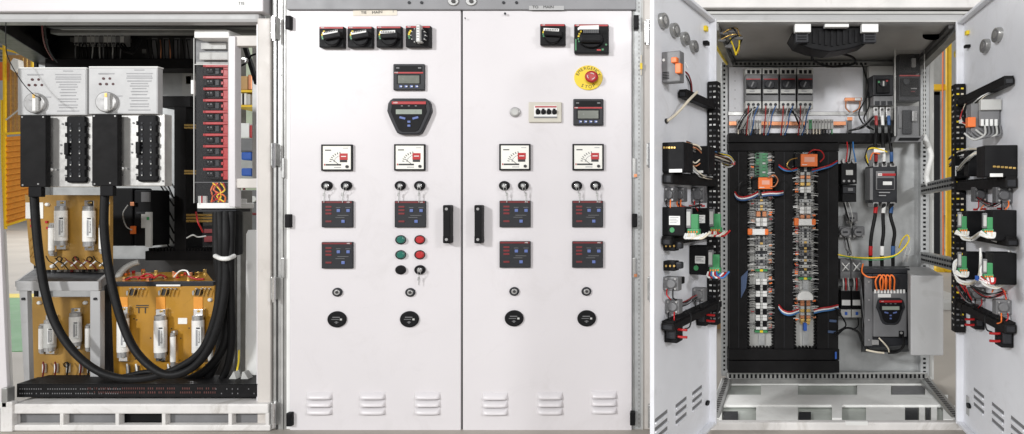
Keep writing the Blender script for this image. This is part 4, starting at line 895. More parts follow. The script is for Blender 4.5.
# roof fan, hole, hanging wires
t = thing('roof_fan', 'black roof fan hanging by white brackets under the cabinet ceiling', 'fan', at(835, 52, 60))
part('housing', t, lambda m: m.poly(Scr(16), [at(u, v, 16).xy[:] for u, v in ((797, 27), (871, 27), (877, 33), (866, 44), (848, 49), (830, 52), (812, 49), (798, 44), (792.5, 36))], -30, 0, black, 1.5))
part('grille', t, lambda m: [m.sb(Scr(15.5), 801+i*6, 30, 803.4+i*6, 46-abs(i-5)*1., 0, 1.2, black) for i in range(11)])
for u0, u1, v1 in ((795, 811, 32), (825, 849, 27), (862, 878.5, 32)): part('bracket', t, lambda m: m.sb(Scr(6), u0, 23.8, u1, v1, -6, 0, wht, .5))
for u in (802, 870): part('motor_end', t, lambda m: (m.sb(Scr(10), u-6.5, 28.5, u+6.5, 42.5, -8, 0, dgrey, 1), [m.sb(Scr(10), u-4.6, 31+i*2.6, u+4.6, 32.2+i*2.6, 0, .5, black) for i in range(4)]))
m = MB(); m.tube([at(*p) for p in ((824, 50, 60), (814, 54, 90), (813, 60, 110), (826, 66, 130), (842, 66, 135), (855, 63, 135), (852, 57, 120), (838, 53, 90), (826, 52, 70))], 1.5, rubber, 8); one('black_cable', 'black cable loop hanging behind the roof fan', 'cable', m)
one('cable_entry', 'round black cable entry in the ceiling near the right door', 'cable entry', (lambda mm: (mm.loft([[at(931.5+9*math.cos(2*math.pi*i/24), 35.5+3.6*math.sin(2*math.pi*i/24), 46) + V3(0, e, 0) for i in range(24)] for e in (-.5, 1.2)], black), mm)[1])(MB()))
m = MB()
for i, (a, b, c, e) in enumerate(((722, 34, 738, 30), (720, 40, 741, 36), (726, 46, 742, 38), (728, 30, 740, 42))): m.wire([(a, b, 22), ((a+c)/2, min(b, e)-1, 20), (c, e, 26), (739-i, 50, 30), (735+i, 55, 34)], .8, R.choice([dgrey, brass, rubber]))
m.wire([(730, 38, 22), (733, 46, 26), (736, 55, 30)], .9, yell); m.wire([(739, 36, 22), (739, 46, 26), (736, 54, 30)], .8, yell)
for (u, v) in ((724, 33), (722, 40), (729, 46), (731, 31), (739, 38)): m.sc(Scr(22), u, v, 4, 1.6, -2, 1, dsteel, n=12)
one('wire_cluster', 'cluster of yellow tagged wires and lugs under the left part of the ceiling', 'wires', m)
one('earth_strap', 'yellow earth strap along the upper left cabinet rail', 'wire', MB().wire([(713, 40, 8), (718, 50, 40), (724, 60, 100), (727, 64, 130)], 1.4, yell))
# plates and ducts on the back
PD = 150
one('mounting_plate', 'white mounting plate behind the four motor starters', 'plate', MB().sb(Scr(PD), 729, 67, 863, 112, -6, 0, white2, .6).holes(Scr(PD), 735, 72, 110, 9, .8, .8, mgrey))
one('mounting_plate', 'white strip plate behind the copper bar', 'plate', MB().sb(Scr(PD), 729, 115, 870, 134, -6, 0, white2, .6))
one('edge_strip', 'grey steel strip between the two white plates', 'strip', MB().sb(Scr(PD-1), 728, 111.5, 872, 115.5, -7, 0, steel, .5))
one('plate', 'long pale plate behind the left terminal strip', 'plate', MB().sb(Scr(PD-4), 747, 150, 776, 352, -4, 0, lgrey))
one('plate', 'long pale plate behind the right terminal strip', 'plate', MB().sb(Scr(PD-4), 793, 150, 818, 352, -4, 0, lgrey))
FD = Scr(136)
def rduct(u0, v0, u1, v1, lab, lines=(), comb=None):
    m = MB(); m.sb(FD, u0, v0, u1, v1, -22, 0, blackm, .6)
    for l in lines: m.sb(FD, *(l if len(l) == 4 else l), 0, .3, black) if False else m.sb(FD, l[0], l[1], l[2], l[3], 0, .25, dgrey)
    for (a, b, s_) in (comb or ()):
        n = int(abs(b-a)/3.2)
        for i in range(n):
            q = a+(b-a)*(i+.5)/n
            if s_ == 'l': m.sb(FD, u0-2.2, q-.8, u0+.3, q+.8, -22, -3, blackm)
            if s_ == 'r': m.sb(FD, u1-.3, q-.8, u1+2.2, q+.8, -22, -3, blackm)
            if s_ == 't': m.sb(FD, q-.8, v0-2.4, q+.8, v0+.3, -22, -3, blackm)
    return one('cable_duct', lab, 'cable duct', m)
rduct(728.5, 133, 893, 142.3, 'black level duct under the copper bar, upper one')
rduct(728.5, 143, 839, 151, 'black level duct directly above both terminal strips')
rduct(729.5, 151.3, 747.5, 349, 'black upright duct left of both terminal strips', [(738.5, 152, 739, 348)], [(152, 348, 'r')])
rduct(774.5, 151.3, 794, 349, 'black upright duct between the two terminal strips', [(784, 152, 784.5, 348)], [(152, 348, 'l'), (152, 348, 'r')])
rduct(817, 151.3, 838.5, 349, 'black upright duct right of both terminal strips', [(828, 152, 828.5, 348)], [(152, 348, 'l')])
rduct(728.5, 349.3, 839.5, 360, 'black level duct closing the terminal strips below', (), [(749, 773, 't'), (795, 816, 't')])
rduct(728.5, 361, 839.5, 373, 'lowest black level duct at the foot of the back panel')
one('blue_tape', 'dark blue film scrap on the left upright duct', 'film', MB().poly(Scr(135), [at(u, v, 135).xy[:] for u, v in ((741, 277), (748, 270), (746, 288), (741, 298))], -.5, .3, navy))
for i, (u, v, w, l) in enumerate(((833, 321, 7, 'upper blue cable tag on the right upright duct'), (832, 332, 8, 'lower blue cable tag on the right upright duct'))): one('cable_tag', l, 'tag', MB().sb(Scr(134), u-w/2, v-1.2, u+w/2, v+1.2, 0, 1, navy, .2, 4))
one('cable_tag', 'blue tag standing at the right end of the bottom duct', 'tag', MB().sb(Scr(134), 835, 352, 836.8, 359, 0, .8, dialm, .2))

# motor starters
def starter(u, lab):
    t = thing('motor_starter', lab, 'motor starter', at(u+8, 109, 138), 'motor starters on the white plate'); F = Scr(128)
    def bd(m):
        m.sb(F, u, 74.5, u+15.6, 101, -20, 0, mgrey, .8); m.sb(Scr(126), u+.5, 79, u+15, 88.7, -2, 0, dgrey, .4)
        m.sb(F, u+.6, 94, u+15, 95, 0, .5, black)
    part('body', t, bd)
    part('upper_terminal', t, lambda m: (m.sb(F, u-.3, 68, u+16, 74.3, -20, .5, lgrey, .5), [m.sb(F, u+1.6+i*4.7, 70, u+4.6+i*4.7, 73.6, .5, .8, black) for i in range(3)]))
    part('lower_terminal', t, lambda m: (m.sb(F, u, 101, u+15.6, 108.5, -20, .5, lgrey, .5), [m.sc(F, u+3+i*4.8, 104.5, 1.6, 1.6, .5, .9, dgrey, n=10) for i in range(3)]))
    part('red_strip', t, lambda m: m.sb(Scr(125.6), u+.8, 78.6, u+14.8, 79.6, -.5, 0, red))
    part('rotary_dial', t, lambda m: (m.sc(Scr(122), u+7, 84.2, 5, 4.6, -3, 0, dgrey, n=22, rnd=.8), m.sb(Scr(121), u+6.2, 81.4, u+7.8, 87, -1, 0, mgrey, .3, 25)))
    part('label', t, lambda m: (m.sb(Scr(125.6), u+.6, 89.2, u+15, 93.2, -.5, 0, lgrey, .1), m.sb(Scr(125.4), u+4, 90.6, u+9, 91.8, 0, .2, inkg)))
    for i, mm in enumerate((wred, wgry, wblu)):
        m = MB(); m.wire([(u+3+i*4.8, 106, 126), (u+2.4+i*3.2, 116, 122), (u+1.6+i*3, 125, 124), (u+1+i*2, 135, 134)], .75, mm); m.build('wire', t)
    return t
s0 = starter(745.6, 'motor starter with round dial, leftmost of four')
for i, l in enumerate(('motor starter with round dial, second of four from the left', 'motor starter with round dial, third of four from the left', 'motor starter with round dial, rightmost of four')): dup(s0, 17.3*(i+1), 0, l, 128)
m = MB(); m.sb(Scr(140), 729, 121.3, 846, 125.3, -4, 0, copper, .4); one('copper_busbar', 'long copper bar across the white strip under the motor starters', 'busbar', m)
def tl(lab, u0, n, mm2):
    t = thing('terminal_row', lab, 'terminal block', at(u0+n*1.5, 131, 136))
    for i in range(n):
        part('terminal', t, lambda m: (m.sb(Scr(134), u0+i*3.1, 119.5+R.uniform(-.6, .6), u0+2.7+i*3.1, 129, -8, 0, R.choice([lgrey, lgrey, wgry, lgrey, mm2]), .3), m.sb(Scr(133.8), u0+.9+i*3.1, 121, u0+1.8+i*3.1, 123, 0, .3, ink), m.sb(Scr(134), u0+.8+i*3.1, 128.6, u0+1.9+i*3.1, 134, -4, -1, R.choice([rubber, mgrey, cream, mm2]))))
tl('pale terminal row at the left end of the copper bar', 737, 8, cream); tl('pale terminal row with green wires at the right end of the copper bar', 806, 9, greenc)
one('copper_fitting', 'small copper bracket right of the motor starters', 'bracket', MB().sb(Scr(140), 845, 97.5, 862, 101, -4, 0, copper, .5).wire([(846, 101, 142), (846, 108, 140), (850, 112, 138)], 1, copper).wire([(860, 101, 142), (859, 108, 140), (853, 112, 138)], 1, copper).sb(Scr(139), 855, 97.8, 861, 100.6, 0, .8, silver, .3))
one('thin_cable', 'thin black cable snaking down left of the grey breaker', 'cable', MB().wire([(862, 64, 138), (865, 74, 136), (868, 86, 134), (866, 98, 134), (859, 112, 134), (862, 122, 134), (870, 129, 134)], .9, rubber))
one('thin_cable', 'thin black cable looping through the copper bracket', 'cable', MB().wire([(868, 92, 140), (869, 106, 138), (864, 118, 138), (868, 126, 138), (874, 130, 138)], .9, rubber))
one('copper_lug', 'small copper and grey lug above the duct right of the copper bar', 'lug', MB().sb(Scr(140), 848, 118, 852, 133, -3, 0, mgrey, .5).sb(Scr(139), 847.4, 117, 852.6, 120.6, 0, 1, copper, .4))

# moulded case breakers
t = thing('moulded_breaker', 'grey moulded breaker with red white and blue cables under the roof', 'breaker', at(883, 118, 130)); F = Scr(124)
part('mount', t, lambda m: m.sb(Scr(140), 869, 66, 897, 120, -8, 0, lgrey, .6))
part('body', t, lambda m: (m.sb(F, 873, 75, 893.5, 95.5, -22, 0, dgrey, 1), m.sb(Scr(121), 877, 78.5, 890, 93, -3, 0, black, .6)))
part('toggle', t, lambda m: (m.sc(Scr(119), 883.5, 83.5, 3.4, 3, -2, 0, dgrey, n=16), m.sb(Scr(118), 882.8, 81, 884.4, 86, -1, 0, lgrey, .2), m.sb(Scr(120.6), 878, 81, 880, 83, 0, .4, greenc), m.sb(Scr(120.6), 886, 80, 888, 81.6, 0, .4, redb)))
part('lower_cover', t, lambda m: (m.sb(F, 873.5, 96, 893.5, 105.5, -22, -1, mgrey, .8), [m.sb(F, 875+i*6.3, 101, 879.6+i*6.3, 105, -1, -.5, dgrey) for i in range(3)]))
for i, mm in enumerate((wred, wht, wblu)):
    u = 876+i*6.3
    part('lug', t, lambda m: (m.sb(Scr(126), u-2.3, 107, u+2.3, 117, -3, 0, silver, .5), m.sc(Scr(126), u, 109.5, 1.3, 1.3, 0, .6, dsteel, n=10)))
    m = MB(); m.wire([(u, 116, 126), (u+.3, 122, 124), (u+.5, 126, 124)], 2, mm, 8); m.build('sleeve', t)
    m = MB(); m.wire([(u+.4, 125, 124), (u+.6, 129, 124), (u+.4, 136, 128)], 2, rubber, 8); m.build('cable', t)
t = thing('covered_breaker', 'large breaker behind a clear cover in the upper right corner', 'breaker', at(911, 142, 130)); F = Scr(124)
part('back_plate', t, lambda m: m.sb(Scr(142), 895, 52, 919, 141, -6, 0, lgrey, .6))
part('body', t, lambda m: (m.sb(F, 899, 75, 920.5, 101, -18, 0, dgrey, 1), m.sb(Scr(122), 901, 78, 919, 96, -2, 0, black, .5), m.sb(Scr(123.5), 899.5, 75, 920, 76.2, -.5, .6, red)))
part('toggle', t, lambda m: (m.sc(Scr(120), 906.5, 81.5, 3, 2.8, -2, 0, dgrey, n=16), m.sb(Scr(121), 911, 88, 917, 89, 0, .3, inkg), m.sb(Scr(121), 911, 91, 915, 92, 0, .3, dred)))
part('lower_block', t, lambda m: (m.sb(F, 897.5, 106, 919, 137, -14, 0, mgrey, 1), m.sb(Scr(121), 903, 110, 912, 134, -3, 0, dgrey, 1), m.sb(Scr(121), 899, 114, 902, 128, -3, 0, mgrey, .5)))
part('lug', t, lambda m: m.sb(Scr(118), 912.5, 111, 917, 121, -3, 0, silver, .5)); part('lug', t, lambda m: m.sb(Scr(118), 912, 58, 916, 67, -3, 0, silver, .5))
part('upper_block', t, lambda m: m.sb(F, 899, 54, 920, 73, -18, -2, black, 1))
def cvr(m):
    m.sb(Scr(108), 894.5, 46, 925, 136, -.6, 0, smoke)
    for u in (894.5, 924.4): m.hexa([at(u, 46, 108), at(u+.7, 46, 108), at(u+.7, 136, 108), at(u, 136, 108), at(u-1.5, 52, 140), at(u-.8, 52, 140), at(u-.8, 132, 140), at(u-1.5, 132, 140)], smoke)
    m.sb(Scr(107.6), 894.5, 46, 895.6, 136, 0, .4, lgrey); m.sb(Scr(107.6), 924, 46, 925, 136, 0, .4, lgrey); m.sb(Scr(107.6), 894.5, 45.4, 925, 46.5, 0, .4, lgrey)
part('clear_cover', t, cvr)
part('cover_base', t, lambda m: (m.poly(Scr(108), [at(u, v, 108).xy[:] for u, v in ((897, 136), (925, 136), (921, 142), (894, 142))], -24, 0, mgrey, .5), m.poly(Scr(107), [at(u, v, 107).xy[:] for u, v in ((900, 137.6), (921, 137.6), (918, 140.6), (898, 140.6))], -.5, 0, black)))
part('sticker', t, lambda m: m.sb(Scr(107), 917, 42.5, 924, 47, -.4, .2, wht))
# contactors
t = thing('small_contactor', 'narrow black contactor with red and blue leads beside the right duct', 'contactor', at(849, 203, 140)); F = Scr(132)
part('body', t, lambda m: (m.sb(F, 841.5, 163, 857, 184, -20, 0, black, .8), m.sb(F, 842.5, 185, 856.5, 202, -20, -1, black, 1)))
part('label', t, lambda m: (m.sb(Scr(130.6), 846, 170, 853, 175, -1.5, 0, lgrey, .2), m.sb(Scr(130.6), 843, 187, 855.6, 193, -1.5, 0, dgrey, .3), m.sb(Scr(130), 848, 188, 853, 191, -.5, 0, mgrey)))
part('terminals', t, lambda m: ([m.sc(F, 844+i*5, 161, 1.8, 2.4, -8, 0, silver, n=10) for i in range(3)], [m.sc(F, 844+i*5, 181, 1.3, 1.2, 0, .8, silver, n=10) for i in range(3)]))
for u, ub, mm in ((847, 846, red), (850, 849, rubber), (853, 856, bluew)): m = MB(); m.wire([(u, 142, 134), (u+.5, 150, 130), (ub, 162, 130)], .9, mm); m.build('wire', t)
t = thing('main_contactor', 'large charcoal contactor with red and white label at the panel centre right', 'contactor', at(884, 206, 138)); F = Scr(124)
def mcb(m):
    m.sb(F, 872, 166, 897.3, 203, -26, 0, dgrey, 1); m.sb(Scr(122), 876, 171, 895, 190, -2, 0, mgrey, .8); m.sb(Scr(123), 870, 168, 873, 200, -20, 0, mgrey, .5)
    m.sb(Scr(121), 877.5, 178, 894, 189, -1, 0, dgrey, .3)
part('body', t, mcb)
part('label', t, lambda m: (m.sb(Scr(121.4), 878, 173.4, 895.6, 175.8, -.6, .6, redb), m.sb(Scr(120.8), 878, 173.4, 882, 175.8, -.6, .2, wht), m.text(Scr(120.4), 'ABB', Scr(120.4).inv(880, 0)[0], Scr(120.4).inv(0, 174.6)[1], 1.3, .1, red), m.sb(Scr(120.4), 883, 181.5, 892, 185, -.6, 0, wht, .1), m.sb(Scr(120.6), 879, 192, 890, 193, -.5, 0, inkg), m.sb(Scr(120.6), 879, 195, 886, 196, -.5, 0, inkg)))
for i in range(3):
    u = 876+i*8.5
    part('terminal', t, lambda m: (m.sb(F, u-2.6, 162, u+2.6, 167, -20, 0, silver, .5), m.sc(F, u, 164.5, 1.5, 1.4, 0, .6, dsteel, n=10)))
    part('terminal', t, lambda m: (m.sb(F, u-2.6, 201.5, u+2.6, 207, -20, 0, silver, .5), m.sc(F, u, 204.5, 1.5, 1.4, 0, .6, dsteel, n=10)))
for i, (mm, ut, ub) in enumerate(((redb, 876, 870.5), (wht, 884, 882), (wblu, 891.5, 893))):
    lab = ('left black power lead with red sleeves', 'middle black power lead with white sleeves', 'right black power lead with blue sleeves')[i]+' below the large contactor'
    t = thing('power_lead', lab, 'cable', at(ub, 262, 118), 'leads between contactor and soft starter')
    m = MB(); m.wire([(ut, 204, 122), (ut-1, 216, 118), (ub+1.5, 232, 117), (ub, 246, 118), (ub, 266, 122)], 2.2, rubber, 10); m.build('cable', t)
    m = MB(); m.wire([(ut, 207, 121.4), (ut-.4, 210, 119.6), (ut-.7, 213.5, 118.4)], 2.5, mm, 10); m.build('sleeve', t)
    m = MB(); m.wire([(ub+.2, 246, 117.8), (ub, 250, 118), (ub, 255, 119)], 2.5, mm, 10); m.build('sleeve', t)
for mm, dx, l in ((wred, 0, 'red feed cable entering the large contactor from the duct'), (wht, 8, 'white feed cable entering the large contactor from the duct'), (wblu, 15.5, 'blue feed cable entering the large contactor from the duct')):
    one('feed_cable', l, 'cable', MB().wire([(876+dx*.8, 133, 126), (875+dx, 145, 121), (876+dx, 154, 120), (876+dx, 163, 123)], 2, rubber, 10).wire([(875.6+dx, 152, 119.6), (876+dx, 156, 119.8), (876+dx, 161, 122)], 2.2, mm, 10))
one('orange_wires', 'tangle of yellow and white wires above the large contactor', 'wires', MB().wire([(868, 163, 118), (866, 152, 114), (872, 148, 112), (882, 150, 112), (887, 152, 114)], .8, yell).wire([(869, 166, 118), (865, 158, 114), (869, 147, 112), (880, 146, 112)], .8, rubber).sb(Scr(112), 874, 148, 885, 152.4, -2, 0, wht, .4).wire([(870, 160, 116), (873, 153, 114), (880, 154, 112)], .8, orange))
def rr(u, v, lab):
    t = thing('round_relay_socket', lab, 'relay socket', at(u, v+6, 150), 'round grey relay sockets'); F = Scr(146)
    part('base', t, lambda m: m.sb(F, u-6, v-5.6, u+6, v+5.6, -6, 0, mgrey, 1.6)); part('cap', t, lambda m: (m.sc(Scr(141), u, v, 4.8, 4.4, -5, 0, mgrey, n=22, rnd=.8), m.sb(Scr(140.6), u-2.4, v-.8, u+2.4, v+.8, -.3, .2, dgrey)))
    part('terminal', t, lambda m: (m.sc(F, u-4.6, v+4.2, 1.3, 1.3, 0, 1, silver, n=10), m.sc(F, u+4.6, v+4.2, 1.3, 1.3, 0, 1, silver, n=10)))
    return t
x0 = rr(852, 218, 'round grey relay socket, top one of the triangle'); dup(x0, -6.5, 14, 'round grey relay socket, lower left of the triangle', 146); dup(x0, 7, 14, 'round grey relay socket, lower right of the triangle', 146)
one('earth_wire', 'yellow green earth wire curling above the soft starter', 'wire', MB().wire([(838, 254.5, 132), (850, 257, 130), (872, 258, 110), (893, 256, 104), (903, 249, 106), (909, 240, 110), (907, 235, 114), (902, 240, 118), (899, 248, 126)], .9, yell).wire([(840, 256, 133), (870, 260, 110), (890, 258, 103), (900, 253, 105)], .6, greenc))
m = MB()
for u in (905, 909): m.wire([(u-2, 262, 126), (u, 254, 124), (u+2, 247, 126)], .7, lgrey); m.sb(Scr(124), u-2.6, 255, u-1, 262, -1, 0, silver)
one('wire_ends', 'two loose grey wire ends left of the steel box top', 'wires', m)
def aux(u, lab):
    t = thing('auxiliary_relay', lab, 'relay', at(u+5, 279, 146), 'small grey relays left of the soft starter'); F = Scr(140)
    part('body', t, lambda m: (m.sb(F, u, 259, u+10.2, 279, -12, 0, mgrey, .8), m.sb(F, u+1, 270.5, u+9, 271.4, 0, .3, dgrey)))
    m = MB(); m.wire([(u+1.5, 263, 138), (u+5, 267, 135), (u+8, 270, 138)], .8, wht); m.wire([(u+8.6, 263, 138), (u+5, 267, 134), (u+2, 271, 138)], .8, wht); m.build('wire', t)
    return t
y0 = aux(840.5, 'small grey relay with crossed white wires, left one of the pair'); dup(y0, 11, 0, 'small grey relay with crossed white wires, right one of the pair', 140)
def aux2(u, lab):
    t = thing('plug_relay', lab, 'relay', at(u+5, 318, 146), 'small contactors with white labels'); F = Scr(138)
    part('body', t, lambda m: (m.sb(F, u, 291, u+10, 309, -12, 0, black, .8),)); part('label', t, lambda m: m.sb(Scr(136), u+1, 300, u+9.5, 305.5, -2, 0, wht, .4))
    part('terminal', t, lambda m: (m.sb(F, u, 309.5, u+10, 317.5, -12, .4, lgrey, .6), m.sb(F, u+4, 312, u+6.4, 315, .4, 1.4, dialm), m.sb(F, u+.4, 287, u+9.6, 291, -12, .4, mgrey, .5)))
    for k, mm in enumerate((lgrey, redb, lgrey)): m = MB(); m.wire([(u+2+k*3, 290, 136), (u+2.6+k*2.4, 284, 133), (u+2+k*2.6, 278, 136)], .95, mm); m.build('wire', t)
    return t
z0 = aux2(841, 'small contactor with white label, left one beside the soft starter'); dup(z0, 10.8, 0, 'small contactor with white label, right one beside the soft starter', 138)
one('control_wires', 'black wires leaving the small contactors towards the right duct', 'wires', MB().wire([(834, 308, 128), (839, 310, 124), (841, 315, 124), (846, 325, 126), (840, 330, 128), (834, 333, 130)], .9, rubber).wire([(836, 336, 130), (846, 328, 126), (858, 332, 120), (862, 342, 116), (870, 350, 110), (886, 351, 106), (900, 350, 106), (903, 344, 108)], 1.3, rubber).wire([(858, 318, 130), (858, 326, 126), (852, 330, 126)], .8, rubber))
# soft starter
t = thing('soft_starter', 'dark grey soft starter with keypad and orange wire loops', 'motor controller', at(888, 352, 110)); F = Scr(112)
def ssb(m):
    m.hexa([at(864, 274, 112), at(909.5, 274, 112), at(908, 345, 112), at(864, 348, 112), at(861, 266, 150), at(909.5, 266, 150), at(909, 352, 150), at(861, 352, 150)], dgrey, .8)
    m.sb(Scr(105), 873.5, 292, 907, 337, -9, 0, mgrey, 1.5); m.sb(Scr(111), 864.5, 276, 872.5, 346, 0, 1, mgrey, .4)
part('body', t, ssb)
part('upper_terminals', t, lambda m: (m.sb(Scr(110), 862.5, 268.5, 910, 273.5, -10, 0, dgrey, .6), m.sb(Scr(106), 873, 274, 909, 290, -3, 0, dgrey, .6), [m.sb(Scr(104), 874.5+i*3.2, 289.6, 876.4+i*3.2, 293.4, -2, 0, wht, .2) for i in range(10)]))
part('red_strip', t, lambda m: (m.sb(Scr(104.6), 878, 294, 891, 297.4, -.4, 0, wht, .1),))
keypad(None, 890.8, 298, 325, .66, '', t, Scr(103.2))
for i, (a, b) in enumerate(((877, 881.5), (881, 885), (886, 889), (890, 893))):
    m = MB(); m.wire([(a, 290, 102), (a-1.5+i*.4, 281, 97), (b-2, 275, 98), (b+1.5, 279, 97), (b+1, 290, 102)], .95, orange); m.build('wire', t)
m = MB(); m.wire([(863, 264, 116), (862, 272, 108), (868, 277, 104), (876, 277, 103)], .9, orange); m.build('wire', t)
part('lower_terminal', t, lambda m: (m.sb(Scr(108), 872, 340, 879, 345, -4, 0, silver, .4), m.sb(Scr(104), 899, 331, 904, 338, -4, 0, black, .5), m.sc(Scr(103), 901.5, 333, 1.4, 1.3, 0, 1, silver, n=10)))
m = MB(); m.wire([(879, 338, 102), (883, 342, 98), (888, 348, 100), (889, 352, 104)], .9, cream); m.build('wire', t)
m = MB(); m.wire([(866, 350, 108), (876, 352, 104), (884, 353, 104)], 1.2, cream); m.build('wire', t)
m = MB(); m.wire([(903, 336, 100), (904, 345, 100), (898, 352, 103), (888, 353, 104)], 1.2, rubber); m.build('wire', t)
for v in (282, 300, 320, 340): part('screw', t, lambda m: m.sc(Scr(109.5), 869, v, .9, .9, -.5, .4, silver, n=8))
one('steel_box', 'plain pale grey steel box right of the soft starter', 'box', MB().hexa([at(910.5, 275.5, 62), at(943.6, 275.5, 62), at(943.6, 355.5, 62), at(910.5, 355.5, 62), at(905, 266.5, 150), at(928, 266.5, 150), at(926, 345, 150), at(907, 345, 150)], greyp, 1))
m = MB(); m.wire([(924, 136, 140), (928, 146, 130), (931, 156, 126), (928, 168, 126), (926.5, 178, 128), (930, 186, 124), (940, 187, 110), (950, 185, 96)], 3.4, wht, 12)
one('corrugated_conduit', 'white corrugated conduit curling along the right rear post', 'conduit', m)
one('earth_wire', 'yellow green wire hanging at the upper right door hinge', 'wire', MB().wire([(965, 38, 2), (960, 46, 20), (955, 52, 40), (955, 57, 50)], .9, yell).wire([(965, 40, 2), (961, 49, 20), (956, 55, 40)], .5, greenc))

# terminal strips
def vstrip(lab, uc, segs, side):
    t = thing('terminal_strip', lab, 'terminal strip', at(uc, segs[-1][1], 146)); F = Scr(138)
    part('rail', t, lambda m: m.sb(Scr(143), uc-3, 150, uc+3, 345, -3, 0, galv))
    for (v0, v1, ty) in segs:
        n = max(1, int((v1-v0)/2.9)); h = (v1-v0)/n
        for i in range(n):
            a = v0+i*h; b = a+h-.35
            def tm(m):
                if ty == 'pcb':
                    m.sb(F, uc-6.5, a, uc+6.5, b+.3, -6, 0, pcb); m.sb(F, uc-5, a+.5, uc-2.5, b-.5, 0, 1.5, R.choice([greenc, black, dgrey])); m.sb(F, uc+1, a+.5, uc+4, b-.5, 0, 1.2, R.choice([greenc, lgrey, dgrey]))
                elif ty == 'bw':
                    mm = black if (i//2) % 2 else wht
                    m.sb(F, uc-5.5, a, uc-1.4, b, -8, 0, mm, .2); m.sb(F, uc+1.4, a, uc+5.5, b, -8, 0, mm, .2); m.sb(F, uc-1.2, a, uc+1.2, b, -8, -1, lgrey, .2)
                elif ty == 'gold':
                    m.sb(F, uc-5, a, uc+5, b, -8, 0, R.choice([copper, brass, lgrey]), .3); m.sb(F, uc-1, a, uc+1, b, 0, .6, dgrey)
                elif ty == 'grn': m.sb(F, uc-6.5, a, uc+6.5, b, -8, 0, greenc, .2); m.sb(F, uc-1.5, a, uc+1.5, b, 0, .5, yell)
                else:
                    mm = R.choice([lgrey, wgry, lgrey, mgrey, galv, dgrey])
                    m.sb(F, uc-6, a, uc+6, b, -8, 0, mm, .25); m.sb(F, uc-1.3, a+.3, uc+1.3, b-.3, 0, 1, R.choice([lgrey, silver, brass, dgrey]))
                    m.sc(F, uc-4.2, (a+b)/2, .9, .8, 0, .4, ink, n=8); m.sc(F, uc+4.2, (a+b)/2, .9, .8, 0, .4, ink, n=8)
            part('terminal', t, tm)
    m = MB()
    v = segs[0][0]
    while v < segs[-1][1]-2:                                            # ferrules and wires running into the ducts
        for s_ in (-1, 1):
            if R.random() < .66:
                e = uc+s_*6; f = uc+s_*(10+R.uniform(1, 2.6)); dv = R.uniform(-1.2, 1.2)
                m.wire([(e, v, 136), ((e+f)/2, v+dv*.5-.6, 133), (f+s_*2, v+dv, 138)], R.uniform(.45, .75), R.choice([lgrey, wgry, wht, rubber, mgrey, rubber]), 5)
                if R.random() < (.34 if s_ == side else .07): m.sb(Scr(133), (e+f)/2-1.4, v-.9, (e+f)/2+1.6, v+.9, -1, 0, R.choice([orange, wred, copper]), .2, R.uniform(-20, 20))
        v += R.uniform(1.7, 2.5)
    m.build('wires', t)['kind'] = 'stuff'
    return t
vstrip('left terminal strip with green circuit board at its top', 761.5, [(153, 177, 'pcb'), (190, 211, 'w'), (211.5, 217, 'gold'), (218, 226.5, 'bw'), (227, 235, 'w'), (236, 269, 'w'), (269.3, 271.8, 'grn'), (279, 330, 'bw'), (330.5, 333, 'grn')], 1)
vstrip('right terminal strip with white dome near its foot', 805.5, [(167, 172, 'w'), (172, 186, 'gold'), (187, 196, 'bw'), (196, 206, 'w'), (206.5, 214, 'bw'), (215, 222, 'gold'), (223, 277, 'w'), (277.5, 280, 'grn'), (300, 322, 'gold')], -1)
def orl(u0, v0, u1, v1, lab, loops):
    t = thing('orange_relay', lab, 'relay', at((u0+u1)/2, v1, 140), 'orange relays on the terminal strips'); F = Scr(122)
    part('base', t, lambda m: m.sb(Scr(126), u0-6, v0-.5, u1+1, v1+.5, -14, 0, black, .6))
    part('body', t, lambda m: m.sb(F, u0, v0, u1, v1, -10, 0, orange, .6))
    part('label', t, lambda m: (m.sb(F, u0+3.4, v0+3, u1-3, v1-4.4, 0, .3, pm('relay_label', (.86, .42, .3), .5)), m.sb(F, u0+1, v1-2, u0+6, v1-1.4, 0, .3, wht)))
    for pts, mm in loops: m = MB(); m.wire(pts, .8, mm); m.build('wire', t)
orl(758.5, 177.4, 772.6, 189, 'orange relay on the left terminal strip under the circuit board', [([(758, 178, 124), (750, 180, 118), (741, 183, 116), (740, 191, 118), (744, 196, 126)], rubber), ([(768, 178, 120), (774, 175, 116), (778, 180, 116), (775, 186, 118), (770, 187, 121)], copper)])
orl(801, 154, 817.6, 166.4, 'orange relay at the top of the right terminal strip', [([(808, 154, 122), (813, 150, 116), (821, 151, 116), (824, 157, 118), (820, 162, 121)], red), ([(797, 158, 124), (790, 160, 118), (787, 166, 118), (792, 170, 124)], brass)])
def ribbon(lab, pts, cols=(redb, wht, wblu)):
    m = MB()
    for i, c in enumerate(cols): m.wire([(u, v+i*1.6, d) for u, v, d in pts], 1., c)
    one('wire_bundle', lab, 'wires', m)
ribbon('red white and blue wires leaving the left duct below its orange relay', [(735, 192, 132), (738, 196, 126), (744, 197, 124), (752, 195, 126), (758, 192, 130)])
ribbon('red white and blue wires entering the middle duct from the left strip', [(762, 193, 130), (770, 192, 126), (778, 192, 126), (783, 191, 132)])
ribbon('red and blue wires from the middle duct to the right strip top', [(779, 165, 132), (784, 168.5, 126), (790, 169.5, 126), (797, 168, 130)], (red, bluew))
ribbon('red and blue wires from the right strip top over the right duct', [(812, 170, 128), (820, 168, 124), (830, 165, 124), (837, 161, 132)], (red, bluew))
ribbon('red white wires from the middle duct to the right strip foot', [(779, 305, 132), (783, 310, 126), (790, 312, 124), (799, 309, 128)], (red, wht, bluew))
ribbon('red white wires from the right strip foot across the right duct', [(814, 310, 128), (822, 308, 124), (830, 307, 124), (838, 305, 132)], (red, wht, bluew))
